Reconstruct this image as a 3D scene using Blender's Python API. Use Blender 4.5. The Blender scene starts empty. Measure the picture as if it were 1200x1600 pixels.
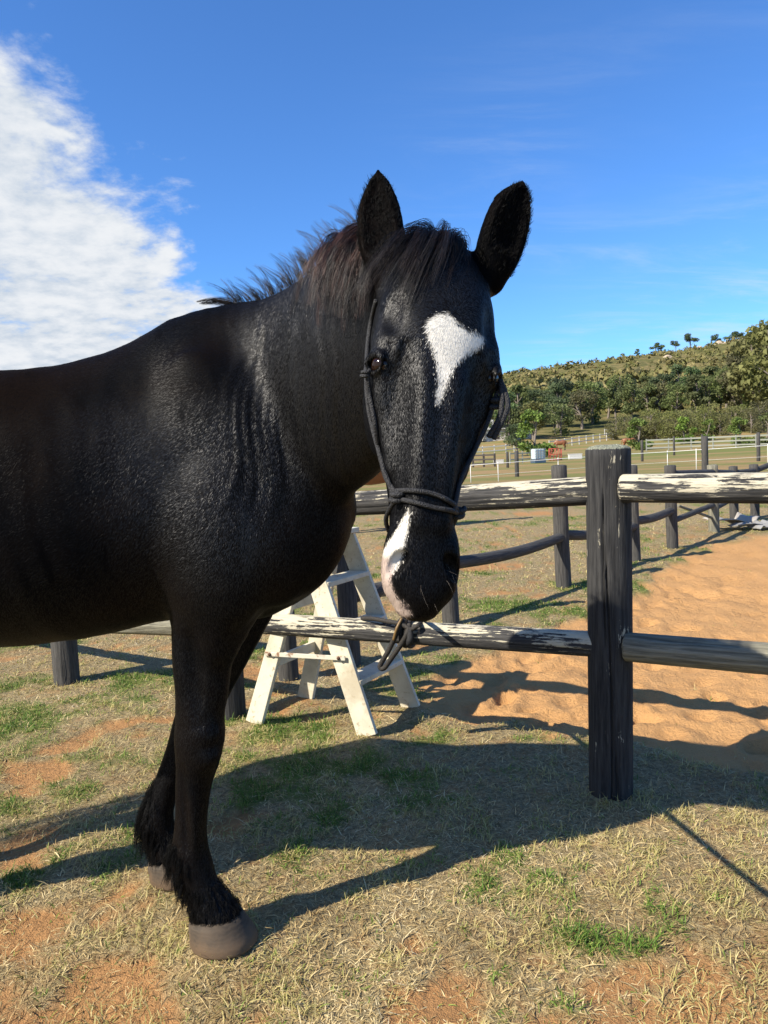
import bpy, bmesh, math, random
import numpy as np
from mathutils import Vector, Matrix, Euler

random.seed(7)
RNG = np.random.default_rng(7)
SC = bpy.context.scene
COL = SC.collection
RAD = math.radians

# ------------------------------------------------------------------ camera
CAM_H, F_PX, PITCH, ROLL = 1.22, 1155.0, RAD(4.3), RAD(2.5)
cam_data = bpy.data.cameras.new('camera')
cam = bpy.data.objects.new('camera', cam_data)
COL.objects.link(cam)
SC.camera = cam
cam_data.sensor_fit = 'VERTICAL'
cam_data.sensor_height = 36.0
cam_data.lens = 36.0 * F_PX / 1600.0
cam_data.clip_start = 0.05
cam_data.clip_end = 5000.0
_fw = np.array([0.0, math.cos(PITCH), -math.sin(PITCH)])
_u0 = np.array([0.0, math.sin(PITCH), math.cos(PITCH)])
_r0 = np.array([1.0, 0.0, 0.0])
_R = math.cos(ROLL) * _r0 - math.sin(ROLL) * _u0
_U = math.sin(ROLL) * _r0 + math.cos(ROLL) * _u0
cam.matrix_world = Matrix(((_R[0], _U[0], -_fw[0], 0.0), (_R[1], _U[1], -_fw[1], 0.0),
                           (_R[2], _U[2], -_fw[2], CAM_H), (0, 0, 0, 1)))
CAM = np.array([0.0, 0.0, CAM_H])

def at(x, y, Y):
    """a measured picture point, placed at its real distance Y"""
    d = _fw + _R * (x - 600) / F_PX + _U * (800 - y) / F_PX
    return CAM + d * (Y / d[1])

def gnd(x, y, z=0.0):
    d = _fw + _R * (x - 600) / F_PX + _U * (800 - y) / F_PX
    return CAM + d * ((z - CAM_H) / d[2])

# ------------------------------------------------------------------ light
SUN_EL, SUN_AZ = RAD(40), RAD(31)          # shadows run towards (cos AZ, sin AZ)
sun_to = np.array([-math.cos(SUN_AZ) * math.cos(SUN_EL), -math.sin(SUN_AZ) * math.cos(SUN_EL), math.sin(SUN_EL)])
sun_data = bpy.data.lights.new('sun', 'SUN')
sun_data.energy = 5.0
sun_data.angle = RAD(0.53)
sun_data.color = (1.0, 0.92, 0.79)
sun = bpy.data.objects.new('sun', sun_data)
COL.objects.link(sun)
sun.rotation_euler = Vector(sun_to).to_track_quat('Z', 'Y').to_euler()
sun.location = (-6, -4, 8)

world = bpy.data.worlds.new('World')
SC.world = world
world.use_nodes = True
WN, WL = world.node_tree.nodes, world.node_tree.links
WN.clear()

def wnode(t, **kw):
    n = WN.new(t)
    for k, v in kw.items():
        setattr(n, k, v)
    return n

sky = wnode('ShaderNodeTexSky', sky_type='NISHITA', sun_disc=False)
sky.sun_elevation = SUN_EL
sky.sun_rotation = math.atan2(sun_to[0], sun_to[1])
sky.altitude = 200
sky.air_density = 1.0
sky.dust_density = 0.25
sky.ozone_density = 3.0
geo = wnode('ShaderNodeTexCoord')
sep = wnode('ShaderNodeSeparateXYZ')
WL.new(geo.outputs['Generated'], sep.inputs[0])

def wmath(op, a, b=None, c=None, clamp=False):
    n = wnode('ShaderNodeMath', operation=op, use_clamp=clamp)
    for i, v in enumerate((a, b, c)):
        if v is None:
            continue
        if isinstance(v, (int, float)):
            n.inputs[i].default_value = v
        else:
            WL.new(v, n.inputs[i])
    return n.outputs[0]

def wstep(v, lo, hi):
    n = wnode('ShaderNodeMapRange', interpolation_type='SMOOTHSTEP')
    WL.new(v, n.inputs[0])
    n.inputs[1].default_value, n.inputs[2].default_value = lo, hi
    return n.outputs[0]

# cloud deck: project the view direction on a flat layer overhead
zc = wmath('MAXIMUM', sep.outputs[2], 0.03)
zc = wmath('ADD', zc, 0.22)
cu = wmath('DIVIDE', sep.outputs[0], zc)
cv = wmath('DIVIDE', sep.outputs[1], zc)
comb = wnode('ShaderNodeCombineXYZ')
WL.new(cu, comb.inputs[0]); WL.new(cv, comb.inputs[1])

def wnoise(scale, detail, rough, vec=None, stretch=None, lac=2.0, dist=0.0):
    n = wnode('ShaderNodeTexNoise')
    n.inputs['Scale'].default_value = scale
    n.inputs['Detail'].default_value = detail
    n.inputs['Roughness'].default_value = rough
    n.inputs['Lacunarity'].default_value = lac
    n.inputs['Distortion'].default_value = dist
    src = vec or comb.outputs[0]
    if stretch:
        m = wnode('ShaderNodeMapping')
        m.inputs['Scale'].default_value = stretch[:3]
        m.inputs['Rotation'].default_value = (0, 0, stretch[3])
        m.inputs['Location'].default_value = (stretch[4], stretch[5], 0)
        WL.new(src, m.inputs[0])
        src = m.outputs[0]
    WL.new(src, n.inputs['Vector'])
    return n.outputs[0]

# the bank of cloud covers the western part of the sky (left of the line u = edge)
big = wnoise(0.9, 3, 0.5)
mid = wnoise(3.4, 8, 0.62, dist=0.15)
fine = wnoise(13.0, 6, 0.6)
edge = wmath('ADD', wmath('MULTIPLY', cu, -1.0), wmath('MULTIPLY', cv, 0.03))
bank = wmath('MULTIPLY', wstep(edge, 0.22, 0.78), wmath('SUBTRACT', 1.0, wmath('MULTIPLY', wstep(sep.outputs[2], 0.38, 0.54), 0.75)))
cl = wmath('ADD', wmath('MULTIPLY', bank, 0.82), wmath('MULTIPLY', wmath('SUBTRACT', mid, 0.5), 1.5))
cl = wmath('ADD', cl, wmath('MULTIPLY', wmath('SUBTRACT', big, 0.5), 0.55))
cl = wmath('ADD', cl, wmath('MULTIPLY', wmath('SUBTRACT', fine, 0.5), 0.42))
cloud = wstep(cl, 0.36, 0.74)
# thin high cirrus to the east
cir = wnoise(1.5, 9, 0.68, stretch=(1.0, 3.6, 1, RAD(28), 3.1, 1.7), dist=0.5)
cirm = wnoise(0.8, 2, 0.5, stretch=(1, 1, 1, 0, 9.0, 4.0))
cirrus = wmath('MULTIPLY', wstep(cir, 0.42, 0.78), wstep(cirm, 0.36, 0.58))
cirrus = wmath('MULTIPLY', wmath('MULTIPLY', cirrus, 0.55), wmath('MULTIPLY', wstep(cu, -0.1, 0.7), wmath('SUBTRACT', 1.0, wstep(sep.outputs[2], 0.36, 0.50))))
shade = wstep(wmath('ADD', wmath('MULTIPLY', mid, 0.55), wmath('MULTIPLY', fine, 0.45)), 0.34, 0.62)

skymul = wnode('ShaderNodeMixRGB', blend_type='MULTIPLY')
skymul.inputs[0].default_value = 1.0
skymul.inputs[2].default_value = (0.50, 0.84, 1.24, 1)
WL.new(sky.outputs[0], skymul.inputs[1])
ccol = wnode('ShaderNodeMixRGB')
WL.new(shade, ccol.inputs[0])
ccol.inputs[1].default_value = (3.1, 3.6, 4.25, 1)
ccol.inputs[2].default_value = (4.9, 5.05, 5.25, 1)
mix1 = wnode('ShaderNodeMixRGB')
WL.new(cirrus, mix1.inputs[0]); WL.new(skymul.outputs[0], mix1.inputs[1])
mix1.inputs[2].default_value = (4.4, 4.75, 5.2, 1)
mix2 = wnode('ShaderNodeMixRGB')
WL.new(cloud, mix2.inputs[0]); WL.new(mix1.outputs[0], mix2.inputs[1]); WL.new(ccol.outputs[0], mix2.inputs[2])
bg = wnode('ShaderNodeBackground')
bg.inputs[1].default_value = 0.10
WL.new(mix2.outputs[0], bg.inputs[0])
world.cycles.sampling_method = 'MANUAL'
world.cycles.sample_map_resolution = 256
wout = wnode('ShaderNodeOutputWorld')
WL.new(bg.outputs[0], wout.inputs[0])

SC.view_settings.view_transform = 'Standard'
SC.view_settings.look = 'None'
SC.view_settings.exposure = 0.82
SC.view_settings.gamma = 1.0
SC.view_settings.use_curve_mapping = False
SC.render.engine = 'CYCLES'
SC.cycles.use_denoising = True
SC.cycles.max_bounces = 6
SC.cycles.diffuse_bounces = 3
SC.cycles.transparent_max_bounces = 8

# ------------------------------------------------------------------ object helpers
def empty(name, loc=(0, 0, 0)):
    o = bpy.data.objects.new(name, None)
    o.empty_display_size = 0.1
    o.location = loc
    COL.objects.link(o)
    return o

def tag(o, label=None, cat=None, group=None, kind=None):
    if label: o['label'] = label
    if cat: o['category'] = cat
    if group: o['group'] = group
    if kind: o['kind'] = kind
    return o

def link(name, me, mat=None, parent=None):
    o = bpy.data.objects.new(name, me)
    if mat is not None and not me.materials:
        me.materials.append(mat)
    COL.objects.link(o)
    if parent is not None:
        o.parent = parent
        o.matrix_parent_inverse = Matrix.Translation(-Vector(parent.location)) if parent.parent is None and parent.rotation_euler.z == 0 else parent.matrix_world.inverted()
    return o

def mesh_np(name, V, Fq, smooth=True):
    """V (n,3); Fq array (m,3) or (m,4), or a list of such arrays"""
    me = bpy.data.meshes.new(name)
    V = np.asarray(V, dtype=np.float32)
    groups = Fq if isinstance(Fq, list) else [Fq]
    groups = [np.asarray(g, dtype=np.int32) for g in groups if len(g)]
    nl = sum(g.size for g in groups); nf = sum(len(g) for g in groups)
    me.vertices.add(len(V)); me.loops.add(nl); me.polygons.add(nf)
    me.vertices.foreach_set('co', V.ravel())
    me.loops.foreach_set('vertex_index', np.concatenate([g.ravel() for g in groups]))
    st, acc = [], 0
    for g in groups:
        st.append(acc + np.arange(len(g)) * g.shape[1]); acc += g.size
    me.polygons.foreach_set('loop_start', np.concatenate(st).astype(np.int32))
    me.update(calc_edges=True)
    me.validate(verbose=False)
    if smooth:
        me.polygons.foreach_set('use_smooth', np.ones(len(me.polygons), dtype=bool))
    return me

def set_attr(me, name, arr):
    a = me.attributes.new(name, 'FLOAT', 'POINT')
    a.data.foreach_set('value', np.asarray(arr, dtype=np.float32))

def nrm(v):
    v = np.asarray(v, dtype=float)
    return v / (np.linalg.norm(v, axis=-1, keepdims=True) + 1e-12)

def spline(P, n):
    """Catmull-Rom through the rows of P (any number of columns), n samples"""
    P = np.asarray(P, dtype=float)
    Q = np.vstack([2 * P[0] - P[1], P, 2 * P[-1] - P[-2]])
    ts = np.linspace(0, len(P) - 1 - 1e-9, n)
    i = ts.astype(int); t = (ts - i)[:, None]
    a, b, c, d = Q[i], Q[i + 1], Q[i + 2], Q[i + 3]
    return 0.5 * ((2 * b) + (c - a) * t + (2 * a - 5 * b + 4 * c - d) * t ** 2 + (3 * b - a - 3 * c + d) * t ** 3)

def tube(P, R, sides=8, cap=True, noise=0.0, flat=None):
    """tube mesh data along points P with radii R"""
    P = np.asarray(P, dtype=float); n = len(P)
    R = np.broadcast_to(np.asarray(R, dtype=float), (n,))
    T = nrm(np.gradient(P, axis=0))
    u = np.array([0, 0, 1.0]) if abs(T[0][2]) < 0.9 else np.array([1.0, 0, 0])
    N = []
    for k in range(n):
        u = u - T[k] * (u @ T[k]); u = u / (np.linalg.norm(u) + 1e-9); N.append(u)
    N = np.array(N); B = np.cross(T, N)
    ang = np.linspace(0, 2 * math.pi, sides, endpoint=False)
    ring = N[:, None] * np.cos(ang)[None, :, None] + B[:, None] * np.sin(ang)[None, :, None]
    rr = R[:, None] * (1 + noise * (RNG.random((n, sides)) - 0.5))
    V = (P[:, None] + ring * rr[..., None]).reshape(-1, 3)
    i = np.arange(n - 1)[:, None] * sides; j = np.arange(sides)[None]; j2 = (j + 1) % sides
    Fq = np.stack([i + j, i + j2, i + sides + j2, i + sides + j], -1).reshape(-1, 4)
    fs = [Fq]
    if cap:
        c0, c1 = len(V), len(V) + 1
        V = np.vstack([V, P[0] - T[0] * R[0] * 0.3, P[-1] + T[-1] * R[-1] * 0.3])
        jj = np.arange(sides)
        fs.append(np.stack([np.full(sides, c0), (jj + 1) % sides, jj], -1))
        o = (n - 1) * sides
        fs.append(np.stack([np.full(sides, c1), o + jj, o + (jj + 1) % sides], -1))
    return V, fs

def merge(parts):
    """[(V, [faces...])...] -> V, list of faces by size"""
    Vs, f3, f4, off = [], [], [], 0
    for V, fs in parts:
        for f in (fs if isinstance(fs, list) else [fs]):
            f = np.asarray(f)
            if not len(f): continue
            (f3 if f.shape[1] == 3 else f4).append(f + off)
        Vs.append(V); off += len(V)
    out = []
    if f3: out.append(np.vstack(f3))
    if f4: out.append(np.vstack(f4))
    return np.vstack(Vs), out

def strands(roots, pts, width, taper=0.15, sides=3):
    """hair: pts (n, k, 3) polylines, width (n,) base radius -> joined 3-sided tapering tubes"""
    n, k, _ = pts.shape
    T = nrm(np.gradient(pts, axis=1))
    up = nrm(RNG.normal(size=(n, 1, 3)))
    N = nrm(np.cross(T, np.broadcast_to(up, T.shape))); B = np.cross(T, N)
    w = width[:, None] * np.linspace(1, taper, k)[None]
    ang = np.arange(sides) * 2 * math.pi / sides
    V = pts[:, :, None] + (N[:, :, None] * np.cos(ang)[:, None] + B[:, :, None] * np.sin(ang)[:, None]) * w[:, :, None, None]
    V = V.reshape(-1, 3)
    base = (np.arange(n) * k * sides)[:, None, None] + (np.arange(k - 1) * sides)[None, :, None]
    j = np.arange(sides)[None, None]; j2 = (j + 1) % sides
    F4 = np.stack([base + j, base + j2, base + sides + j2, base + sides + j], -1).reshape(-1, 4)
    return V, [F4]

# value noise in numpy
def _hash(ix, iy, seed):
    h = (ix.astype(np.int64) * 374761393 + iy.astype(np.int64) * 668265263 + seed * 974711) & 0x7fffffff
    h = ((h ^ (h >> 13)) * 1274126177) & 0x7fffffff
    return ((h ^ (h >> 16)) & 0xffff) / 65535.0

def vnoise(x, y, seed=0):
    ix, iy = np.floor(x), np.floor(y); fx, fy = x - ix, y - iy
    fx = fx * fx * (3 - 2 * fx); fy = fy * fy * (3 - 2 * fy)
    a, b = _hash(ix, iy, seed), _hash(ix + 1, iy, seed)
    c, d = _hash(ix, iy + 1, seed), _hash(ix + 1, iy + 1, seed)
    return (a * (1 - fx) + b * fx) * (1 - fy) + (c * (1 - fx) + d * fx) * fy

def fbm(x, y, oct=4, seed=0, rough=0.5):
    s, a, t = 0.0, 1.0, 0.0
    for o in range(oct):
        s = s + a * vnoise(x * 2 ** o + 17.3 * o, y * 2 ** o - 9.1 * o, seed + o); t += a; a *= rough
    return s / t

def sstep(x, a, b):
    t = np.clip((x - a) / (b - a), 0, 1)
    return t * t * (3 - 2 * t)

# ------------------------------------------------------------------ material helper
class Mat:
    def __init__(self, name):
        self.m = bpy.data.materials.new(name)
        self.m.use_nodes = True
        self.n, self.l = self.m.node_tree.nodes, self.m.node_tree.links
        self.b = self.n['Principled BSDF']
    def node(self, t, ins=None, **kw):
        n = self.n.new(t)
        for k, v in kw.items(): setattr(n, k, v)
        for k, v in (ins or {}).items(): self.put(n.inputs[k], v)
        return n
    def put(self, sock, v):
        if hasattr(v, 'is_output') or isinstance(v, bpy.types.NodeSocket): self.l.new(v, sock)
        else: sock.default_value = v
    def set(self, **kw):
        for k, v in kw.items(): self.put(self.b.inputs[k.replace('_', ' ')], v)
        return self
    def coord(self, which='Object', scale=None, rot=None):
        o = self.node('ShaderNodeTexCoord').outputs[which]
        if scale is not None or rot is not None:
            m = self.node('ShaderNodeMapping', {0: o})
            if scale is not None: m.inputs['Scale'].default_value = scale
            if rot is not None: m.inputs['Rotation'].default_value = rot
            o = m.outputs[0]
        return o
    def noise(self, vec, scale, detail=4, rough=0.55, dist=0.0):
        return self.node('ShaderNodeTexNoise', {'Vector': vec, 'Scale': scale, 'Detail': detail, 'Roughness': rough, 'Distortion': dist}).outputs[0]
    def ramp(self, v, stops):
        n = self.node('ShaderNodeValToRGB', {0: v})
        e = n.color_ramp.elements
        while len(e) < len(stops): e.new(0.5)
        for el, (p, c) in zip(e, stops):
            el.position = p
            el.color = (c, c, c, 1) if isinstance(c, (int, float)) else (*c, 1)
        return n.outputs[0]
    def step(self, v, a, b):
        return self.node('ShaderNodeMapRange', {0: v, 1: a, 2: b}, interpolation_type='SMOOTHSTEP').outputs[0]
    def mix(self, f, a, b, blend='MIX'):
        n = self.node('ShaderNodeMixRGB', blend_type=blend)
        for i, v in ((0, f), (1, a), (2, b)):
            if isinstance(v, tuple) and len(v) == 3: v = (*v, 1)
            self.put(n.inputs[i], v)
        return n.outputs[0]
    def math(self, op, a, b=0.0, clamp=False):
        n = self.node('ShaderNodeMath', operation=op, use_clamp=clamp)
        self.put(n.inputs[0], a); self.put(n.inputs[1], b)
        return n.outputs[0]
    def attr(self, name):
        return self.node('ShaderNodeAttribute', attribute_name=name).outputs['Fac']
    def rand(self):
        return self.node('ShaderNodeObjectInfo').outputs['Random']
    def bump(self, h, strength=0.3, dist=0.01, prev=None):
        ins = {'Height': h, 'Strength': strength, 'Distance': dist}
        if prev is not None: ins['Normal'] = prev
        o = self.node('ShaderNodeBump', ins).outputs[0]
        self.put(self.b.inputs['Normal'], o)
        return o
# ================================================================== THE HORSE
# One continuous body: a signed-distance field of sweeps and muscles, meshed with surface nets.
HY = 1.97                                   # the body's midline
def _ax(parts):
    out = []
    for a, b, st in parts: out.append(np.arange(a, b - 1e-6, st))
    return np.concatenate(out).astype(np.float32)
GX = _ax([(-2.12, -1.08, 0.016), (-1.08, -0.62, 0.009), (-0.62, -0.04, 0.0065), (-0.04, 0.32, 0.0042), (0.32, 0.36, 0.008)])
GY = _ax([(1.06, 1.50, 0.0042), (1.50, 2.42, 0.0085)])
GZ = _ax([(-0.02, 0.86, 0.0085), (0.86, 1.82, 0.0046)])
SD = np.full((len(GX), len(GY), len(GZ)), 0.5, dtype=np.float32)

def _region(lo, hi):
    s = []
    for g, a, b in zip((GX, GY, GZ), lo, hi):
        i0, i1 = np.searchsorted(g, a), np.searchsorted(g, b)
        s.append(slice(max(i0 - 1, 0), min(i1 + 1, len(g))))
    return tuple(s)

def add(fn, lo, hi, k=0.02, pad=None):
    pad = 0.06 if pad is None else pad
    sl = _region(np.asarray(lo) - pad, np.asarray(hi) + pad)
    d = fn(GX[sl[0]][:, None, None], GY[sl[1]][None, :, None], GZ[sl[2]][None, None, :]).astype(np.float32)
    a = SD[sl]
    h = np.clip(0.5 + 0.5 * (d - a) / k, 0, 1)
    SD[sl] = d + (a - d) * h - k * h * (1 - h)

def sub(fn, lo, hi, k=0.008, pad=0.02):
    sl = _region(np.asarray(lo) - pad, np.asarray(hi) + pad)
    d = -fn(GX[sl[0]][:, None, None], GY[sl[1]][None, :, None], GZ[sl[2]][None, None, :]).astype(np.float32)
    a = SD[sl]
    h = np.clip(0.5 - 0.5 * (d - a) / k, 0, 1)
    SD[sl] = d + (a - d) * h + k * h * (1 - h)

def ell(c, r, axes=None):
    c = np.asarray(c, float); r = np.asarray(r, float)
    A = np.eye(3) if axes is None else np.asarray(axes, float)
    def f(x, y, z):
        dx, dy, dz = x - c[0], y - c[1], z - c[2]
        q = [(dx * A[i][0] + dy * A[i][1] + dz * A[i][2]) for i in range(3)]
        k0 = np.sqrt(sum((q[i] / r[i]) ** 2 for i in range(3)))
        k1 = np.sqrt(sum((q[i] / r[i] ** 2) ** 2 for i in range(3)))
        return k0 * (k0 - 1) / (k1 + 1e-6)
    R = np.sqrt(sum((A[i] * r[i]) ** 2 for i in range(3)))
    return f, c - R, c + R

def muscle(c, r, axes=None, k=0.05):
    f, lo, hi = ell(c, r, axes); add(f, lo, hi, k, pad=k + 0.02)

def carve(c, r, axes=None, k=0.02):
    f, lo, hi = ell(c, r, axes); sub(f, lo, hi, k, pad=k)

def sweep(pts, hint, n=14):
    """pts rows: x y z r_side r_hint ; hint = direction of the second radius"""
    S = spline(pts, n)
    def f(x, y, z):
        best = None
        for i in range(n - 1):
            a, b = S[i, :3], S[i + 1, :3]
            ab = b - a; L2 = ab @ ab + 1e-9; tz = ab / math.sqrt(L2)
            e2 = np.asarray(hint, float); e2 = e2 - tz * (e2 @ tz); e2 /= np.linalg.norm(e2)
            e1 = np.cross(tz, e2)
            dx, dy, dz = x - a[0], y - a[1], z - a[2]
            t = np.clip((dx * ab[0] + dy * ab[1] + dz * ab[2]) / L2, 0, 1)
            dx, dy, dz = dx - t * ab[0], dy - t * ab[1], dz - t * ab[2]
            r1 = S[i, 3] + t * (S[i + 1, 3] - S[i, 3]); r2 = S[i, 4] + t * (S[i + 1, 4] - S[i, 4])
            r3 = np.minimum(r1, r2)
            q1 = dx * e1[0] + dy * e1[1] + dz * e1[2]
            q2 = dx * e2[0] + dy * e2[1] + dz * e2[2]
            q3 = dx * tz[0] + dy * tz[1] + dz * tz[2]
            k0 = np.sqrt((q1 / r1) ** 2 + (q2 / r2) ** 2 + (q3 / r3) ** 2)
            k1 = np.sqrt((q1 / r1 ** 2) ** 2 + (q2 / r2 ** 2) ** 2 + (q3 / r3 ** 2) ** 2)
            d = np.where(k0 < 1e-4, -r3, k0 * (k0 - 1) / (k1 + 1e-6))
            best = d if best is None else np.minimum(best, d)
        return best
    m = np.maximum(S[:, 3], S[:, 4])[:, None]
    return f, (S[:, :3] - m).min(0), (S[:, :3] + m).max(0)

def limb(pts, hint, k=0.03, n=14):
    f, lo, hi = sweep(pts, hint, n); add(f, lo, hi, k, pad=k + 0.015)

# ---- trunk: a loft along the body
#        X     top    bottom  half-width  widest-level
TR = np.array([
    [-1.90, 1.30, 1.16, 0.05, 1.23], [-1.86, 1.44, 0.98, 0.17, 1.22], [-1.76, 1.54, 0.88, 0.25, 1.22], [-1.60, 1.60, 0.84, 0.29, 1.24],
    [-1.42, 1.595, 0.82, 0.30, 1.22], [-1.22, 1.53, 0.78, 0.315, 1.14], [-1.02, 1.49, 0.763, 0.325, 1.10], [-0.88, 1.487, 0.767, 0.322, 1.09],
    [-0.74, 1.510, 0.784, 0.305, 1.09], [-0.62, 1.553, 0.806, 0.275, 1.10], [-0.53, 1.590, 0.812, 0.255, 1.12], [-0.43, 1.616, 0.808, 0.24, 1.12],
    [-0.33, 1.610, 0.806, 0.228, 1.10], [-0.24, 1.52, 0.846, 0.21, 1.08], [-0.16, 1.36, 0.90, 0.18, 1.08], [-0.11, 1.22, 0.98, 0.13, 1.09], [-0.085, 1.13, 1.04, 0.06, 1.085]])
def trunk(x, y, z):
    xs = x.ravel(); st = np.stack([np.interp(xs, TRS[:, 0], TRS[:, i]) for i in range(1, 5)], 1)
    top, bot, hw, zm = [st[:, i][:, None, None] for i in range(4)]
    b = np.where(z > zm, top - zm, zm - bot)
    e = 2.15
    # the back is a roof: narrower near the top line over the withers
    wr = np.interp(xs, [-0.9, -0.55, -0.35, -0.2], [0.0, 0.34, 0.36, 0.1])[:, None, None]
    zz = (z - zm) / b
    hh = hw * (1 - wr * np.clip(zz, 0, 1) ** 1.3)
    u = np.abs(y - HY) / hh + 1e-5; v = np.abs(zz) + 1e-5
    q = (u ** e + v ** e) ** (1 / e)
    g = q ** (1 - e) * np.sqrt((u ** (e - 1) / hh) ** 2 + (v ** (e - 1) / b) ** 2)
    d = (q - 1) / (g + 1e-5)
    ex = np.maximum(np.maximum(TR[0, 0] - x, x - TR[-1, 0]), 0)
    return np.where(ex > 0, np.sqrt(np.maximum(d, 0) ** 2 + ex ** 2) + np.minimum(d, 0) * (ex <= 0), d)
TRS = spline(TR, 90)
TRS = TRS[np.argsort(TRS[:, 0])]
add(trunk, (-1.92, 1.6, 0.72), (-0.06, 2.34, 1.66), 0.01, pad=0.05)

# ---- neck, bending round towards the viewer
NECK = np.array([
    [-0.42, 1.965, 1.285, 0.150, 0.320], [-0.31, 1.945, 1.325, 0.140, 0.300], [-0.20, 1.885, 1.365, 0.122, 0.282],
    [-0.105, 1.775, 1.405, 0.110, 0.262], [-0.025, 1.655, 1.445, 0.100, 0.232], [0.045, 1.545, 1.475, 0.094, 0.195], [0.095, 1.455, 1.500, 0.088, 0.150]])
limb(NECK, (-0.15, 0.10, 1.0), k=0.07, n=18)
# breast and shoulder muscles
muscle((-0.20, HY - 0.10, 1.08), (0.11, 0.10, 0.17), k=0.06)
muscle((-0.20, HY + 0.10, 1.08), (0.11, 0.10, 0.17), k=0.06)
tl = nrm(np.array([0.42, 0.0, -0.9])); tp = np.array([0.9, 0, 0.42]); tp = nrm(tp - tl * (tp @ tl))
for sgn in (-1, 1):
    yy = HY + sgn * 0.150
    muscle((-0.345, yy, 1.23), (0.27, 0.060, 0.090), (tl, (0, 1, 0), tp), k=0.08)          # shoulder blade
    muscle((-0.400, HY + sgn * 0.200, 1.02), (0.130, 0.072, 0.20), None, k=0.045)          # triceps
    muscle((-0.275, HY + sgn * 0.145, 1.02), (0.085, 0.08, 0.15), None, k=0.05)            # point of shoulder
    muscle((-1.60, HY + sgn * 0.19, 1.25), (0.24, 0.11, 0.27), None, k=0.06)               # quarters
# ---- fore legs
NY = 1.835
limb([[-0.405, NY - .01, 1.02, 0.095, 0.135], [-0.425, NY - .01, 0.93, 0.092, 0.128], [-0.440, NY - .005, 0.855, 0.084, 0.108], [-0.466, NY, 0.765, 0.066, 0.078],
      [-0.480, NY, 0.675, 0.054, 0.063], [-0.488, NY, 0.600, 0.050, 0.056]], (1, 0, 0), k=0.03)
limb([[-0.488, NY, 0.62, 0.050, 0.056], [-0.490, NY, 0.565, 0.055, 0.062], [-0.494, NY, 0.525, 0.056, 0.064], [-0.500, NY, 0.475, 0.050, 0.056], [-0.508, NY, 0.43, 0.040, 0.045],
      [-0.520, NY, 0.36, 0.034, 0.040], [-0.532, NY, 0.285, 0.034, 0.041], [-0.538, NY, 0.225, 0.041, 0.050], [-0.533, NY, 0.185, 0.044, 0.053],
      [-0.515, NY - .005, 0.135, 0.041, 0.047], [-0.492, NY - .01, 0.092, 0.046, 0.053], [-0.476, NY - .012, 0.058, 0.056, 0.062]], (1, 0, 0), k=0.02, n=22)
muscle((-0.548, NY, 0.36), (0.012, 0.018, 0.11), k=0.02)                                     # tendon
muscle((-0.415, NY - .045, 0.865), (0.062, 0.050, 0.070), k=0.02)
muscle((-0.425, NY - .03, 0.80), (0.05, 0.052, 0.085), k=0.03)
muscle((-0.438, NY - .012, 0.70), (0.030, 0.040, 0.10), k=0.02)
muscle((-0.515, NY - .012, 0.72), (0.026, 0.038, 0.11), k=0.02)
for q_ in (0.55, 0.49): muscle((-0.470, NY - .03, q_), (0.030, 0.022, 0.026), k=0.02)
muscle((-0.515, NY - .028, 0.345), (0.012, 0.012, 0.12), k=0.012)
muscle((-0.575, NY, 0.205), (0.022, 0.026, 0.030), k=0.02)
limb([[-0.43, NY - .06, 0.78, .006, .006], [-0.455, NY - .052, 0.70, .006, .006], [-0.46, NY - .050, 0.62, .005, .005], [-0.50, NY - .046, 0.56, .004, .004]], (0, 1, 0), k=0.008, n=8)
carve((-0.478, NY - .068, 0.70), (0.010, 0.010, 0.09), k=0.03)
carve((-0.534, NY - .036, 0.36), (0.006, 0.010, 0.10), k=0.012)
FY = 2.12
limb([[-0.38, FY - .01, 1.00, 0.085, 0.12], [-0.40, FY, 0.86, 0.075, 0.095], [-0.45, FY, 0.72, 0.06, 0.072], [-0.52, FY, 0.58, 0.051, 0.057],
      [-0.565, FY, 0.505, 0.055, 0.062], [-0.605, FY, 0.43, 0.046, 0.052], [-0.645, FY, 0.35, 0.035, 0.040], [-0.690, FY, 0.25, 0.035, 0.041],
      [-0.715, FY, 0.175, 0.044, 0.052], [-0.700, FY, 0.12, 0.043, 0.05], [-0.680, FY, 0.078, 0.057, 0.063]], (1, 0, 0), k=0.03, n=22)
# ---- hind legs (stand outside the picture, to the left)
for yy, dx in ((HY - 0.16, 0.0), (HY + 0.16, 0.10)):
    limb([[-1.60 + dx, yy, 1.10, 0.13, 0.24], [-1.56 + dx, yy, 0.90, 0.11, 0.17], [-1.62 + dx, yy, 0.74, 0.075, 0.105], [-1.72 + dx, yy, 0.60, 0.055, 0.075],
          [-1.755 + dx, yy, 0.53, 0.055, 0.075], [-1.735 + dx, yy, 0.43, 0.045, 0.055], [-1.725 + dx, yy, 0.30, 0.038, 0.045], [-1.72 + dx, yy, 0.19, 0.047, 0.055],
          [-1.69 + dx, yy, 0.12, 0.045, 0.052], [-1.66 + dx, yy, 0.078, 0.057, 0.063]], (1, 0, 0), k=0.04, n=22)

# ---- head, in its own frame: s down the face, n out of the face, l to the horse's right
HO, HM = at(690, 383, 1.365), at(652, 964, 1.225)
HL = float(np.linalg.norm(HM - HO))
h_a = nrm(HM - HO)
h_n = np.array([math.sin(RAD(9)), -math.cos(RAD(9)), 0.0]); h_n = nrm(h_n - h_a * (h_n @ h_a))
h_l = np.cross(h_a, h_n); h_l = h_l if h_l[0] < 0 else -h_l
HB = np.array([h_a, h_n, h_l])
def hp(s, n, l): return HO + h_a * (s * HL) + h_n * n + h_l * l
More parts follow.
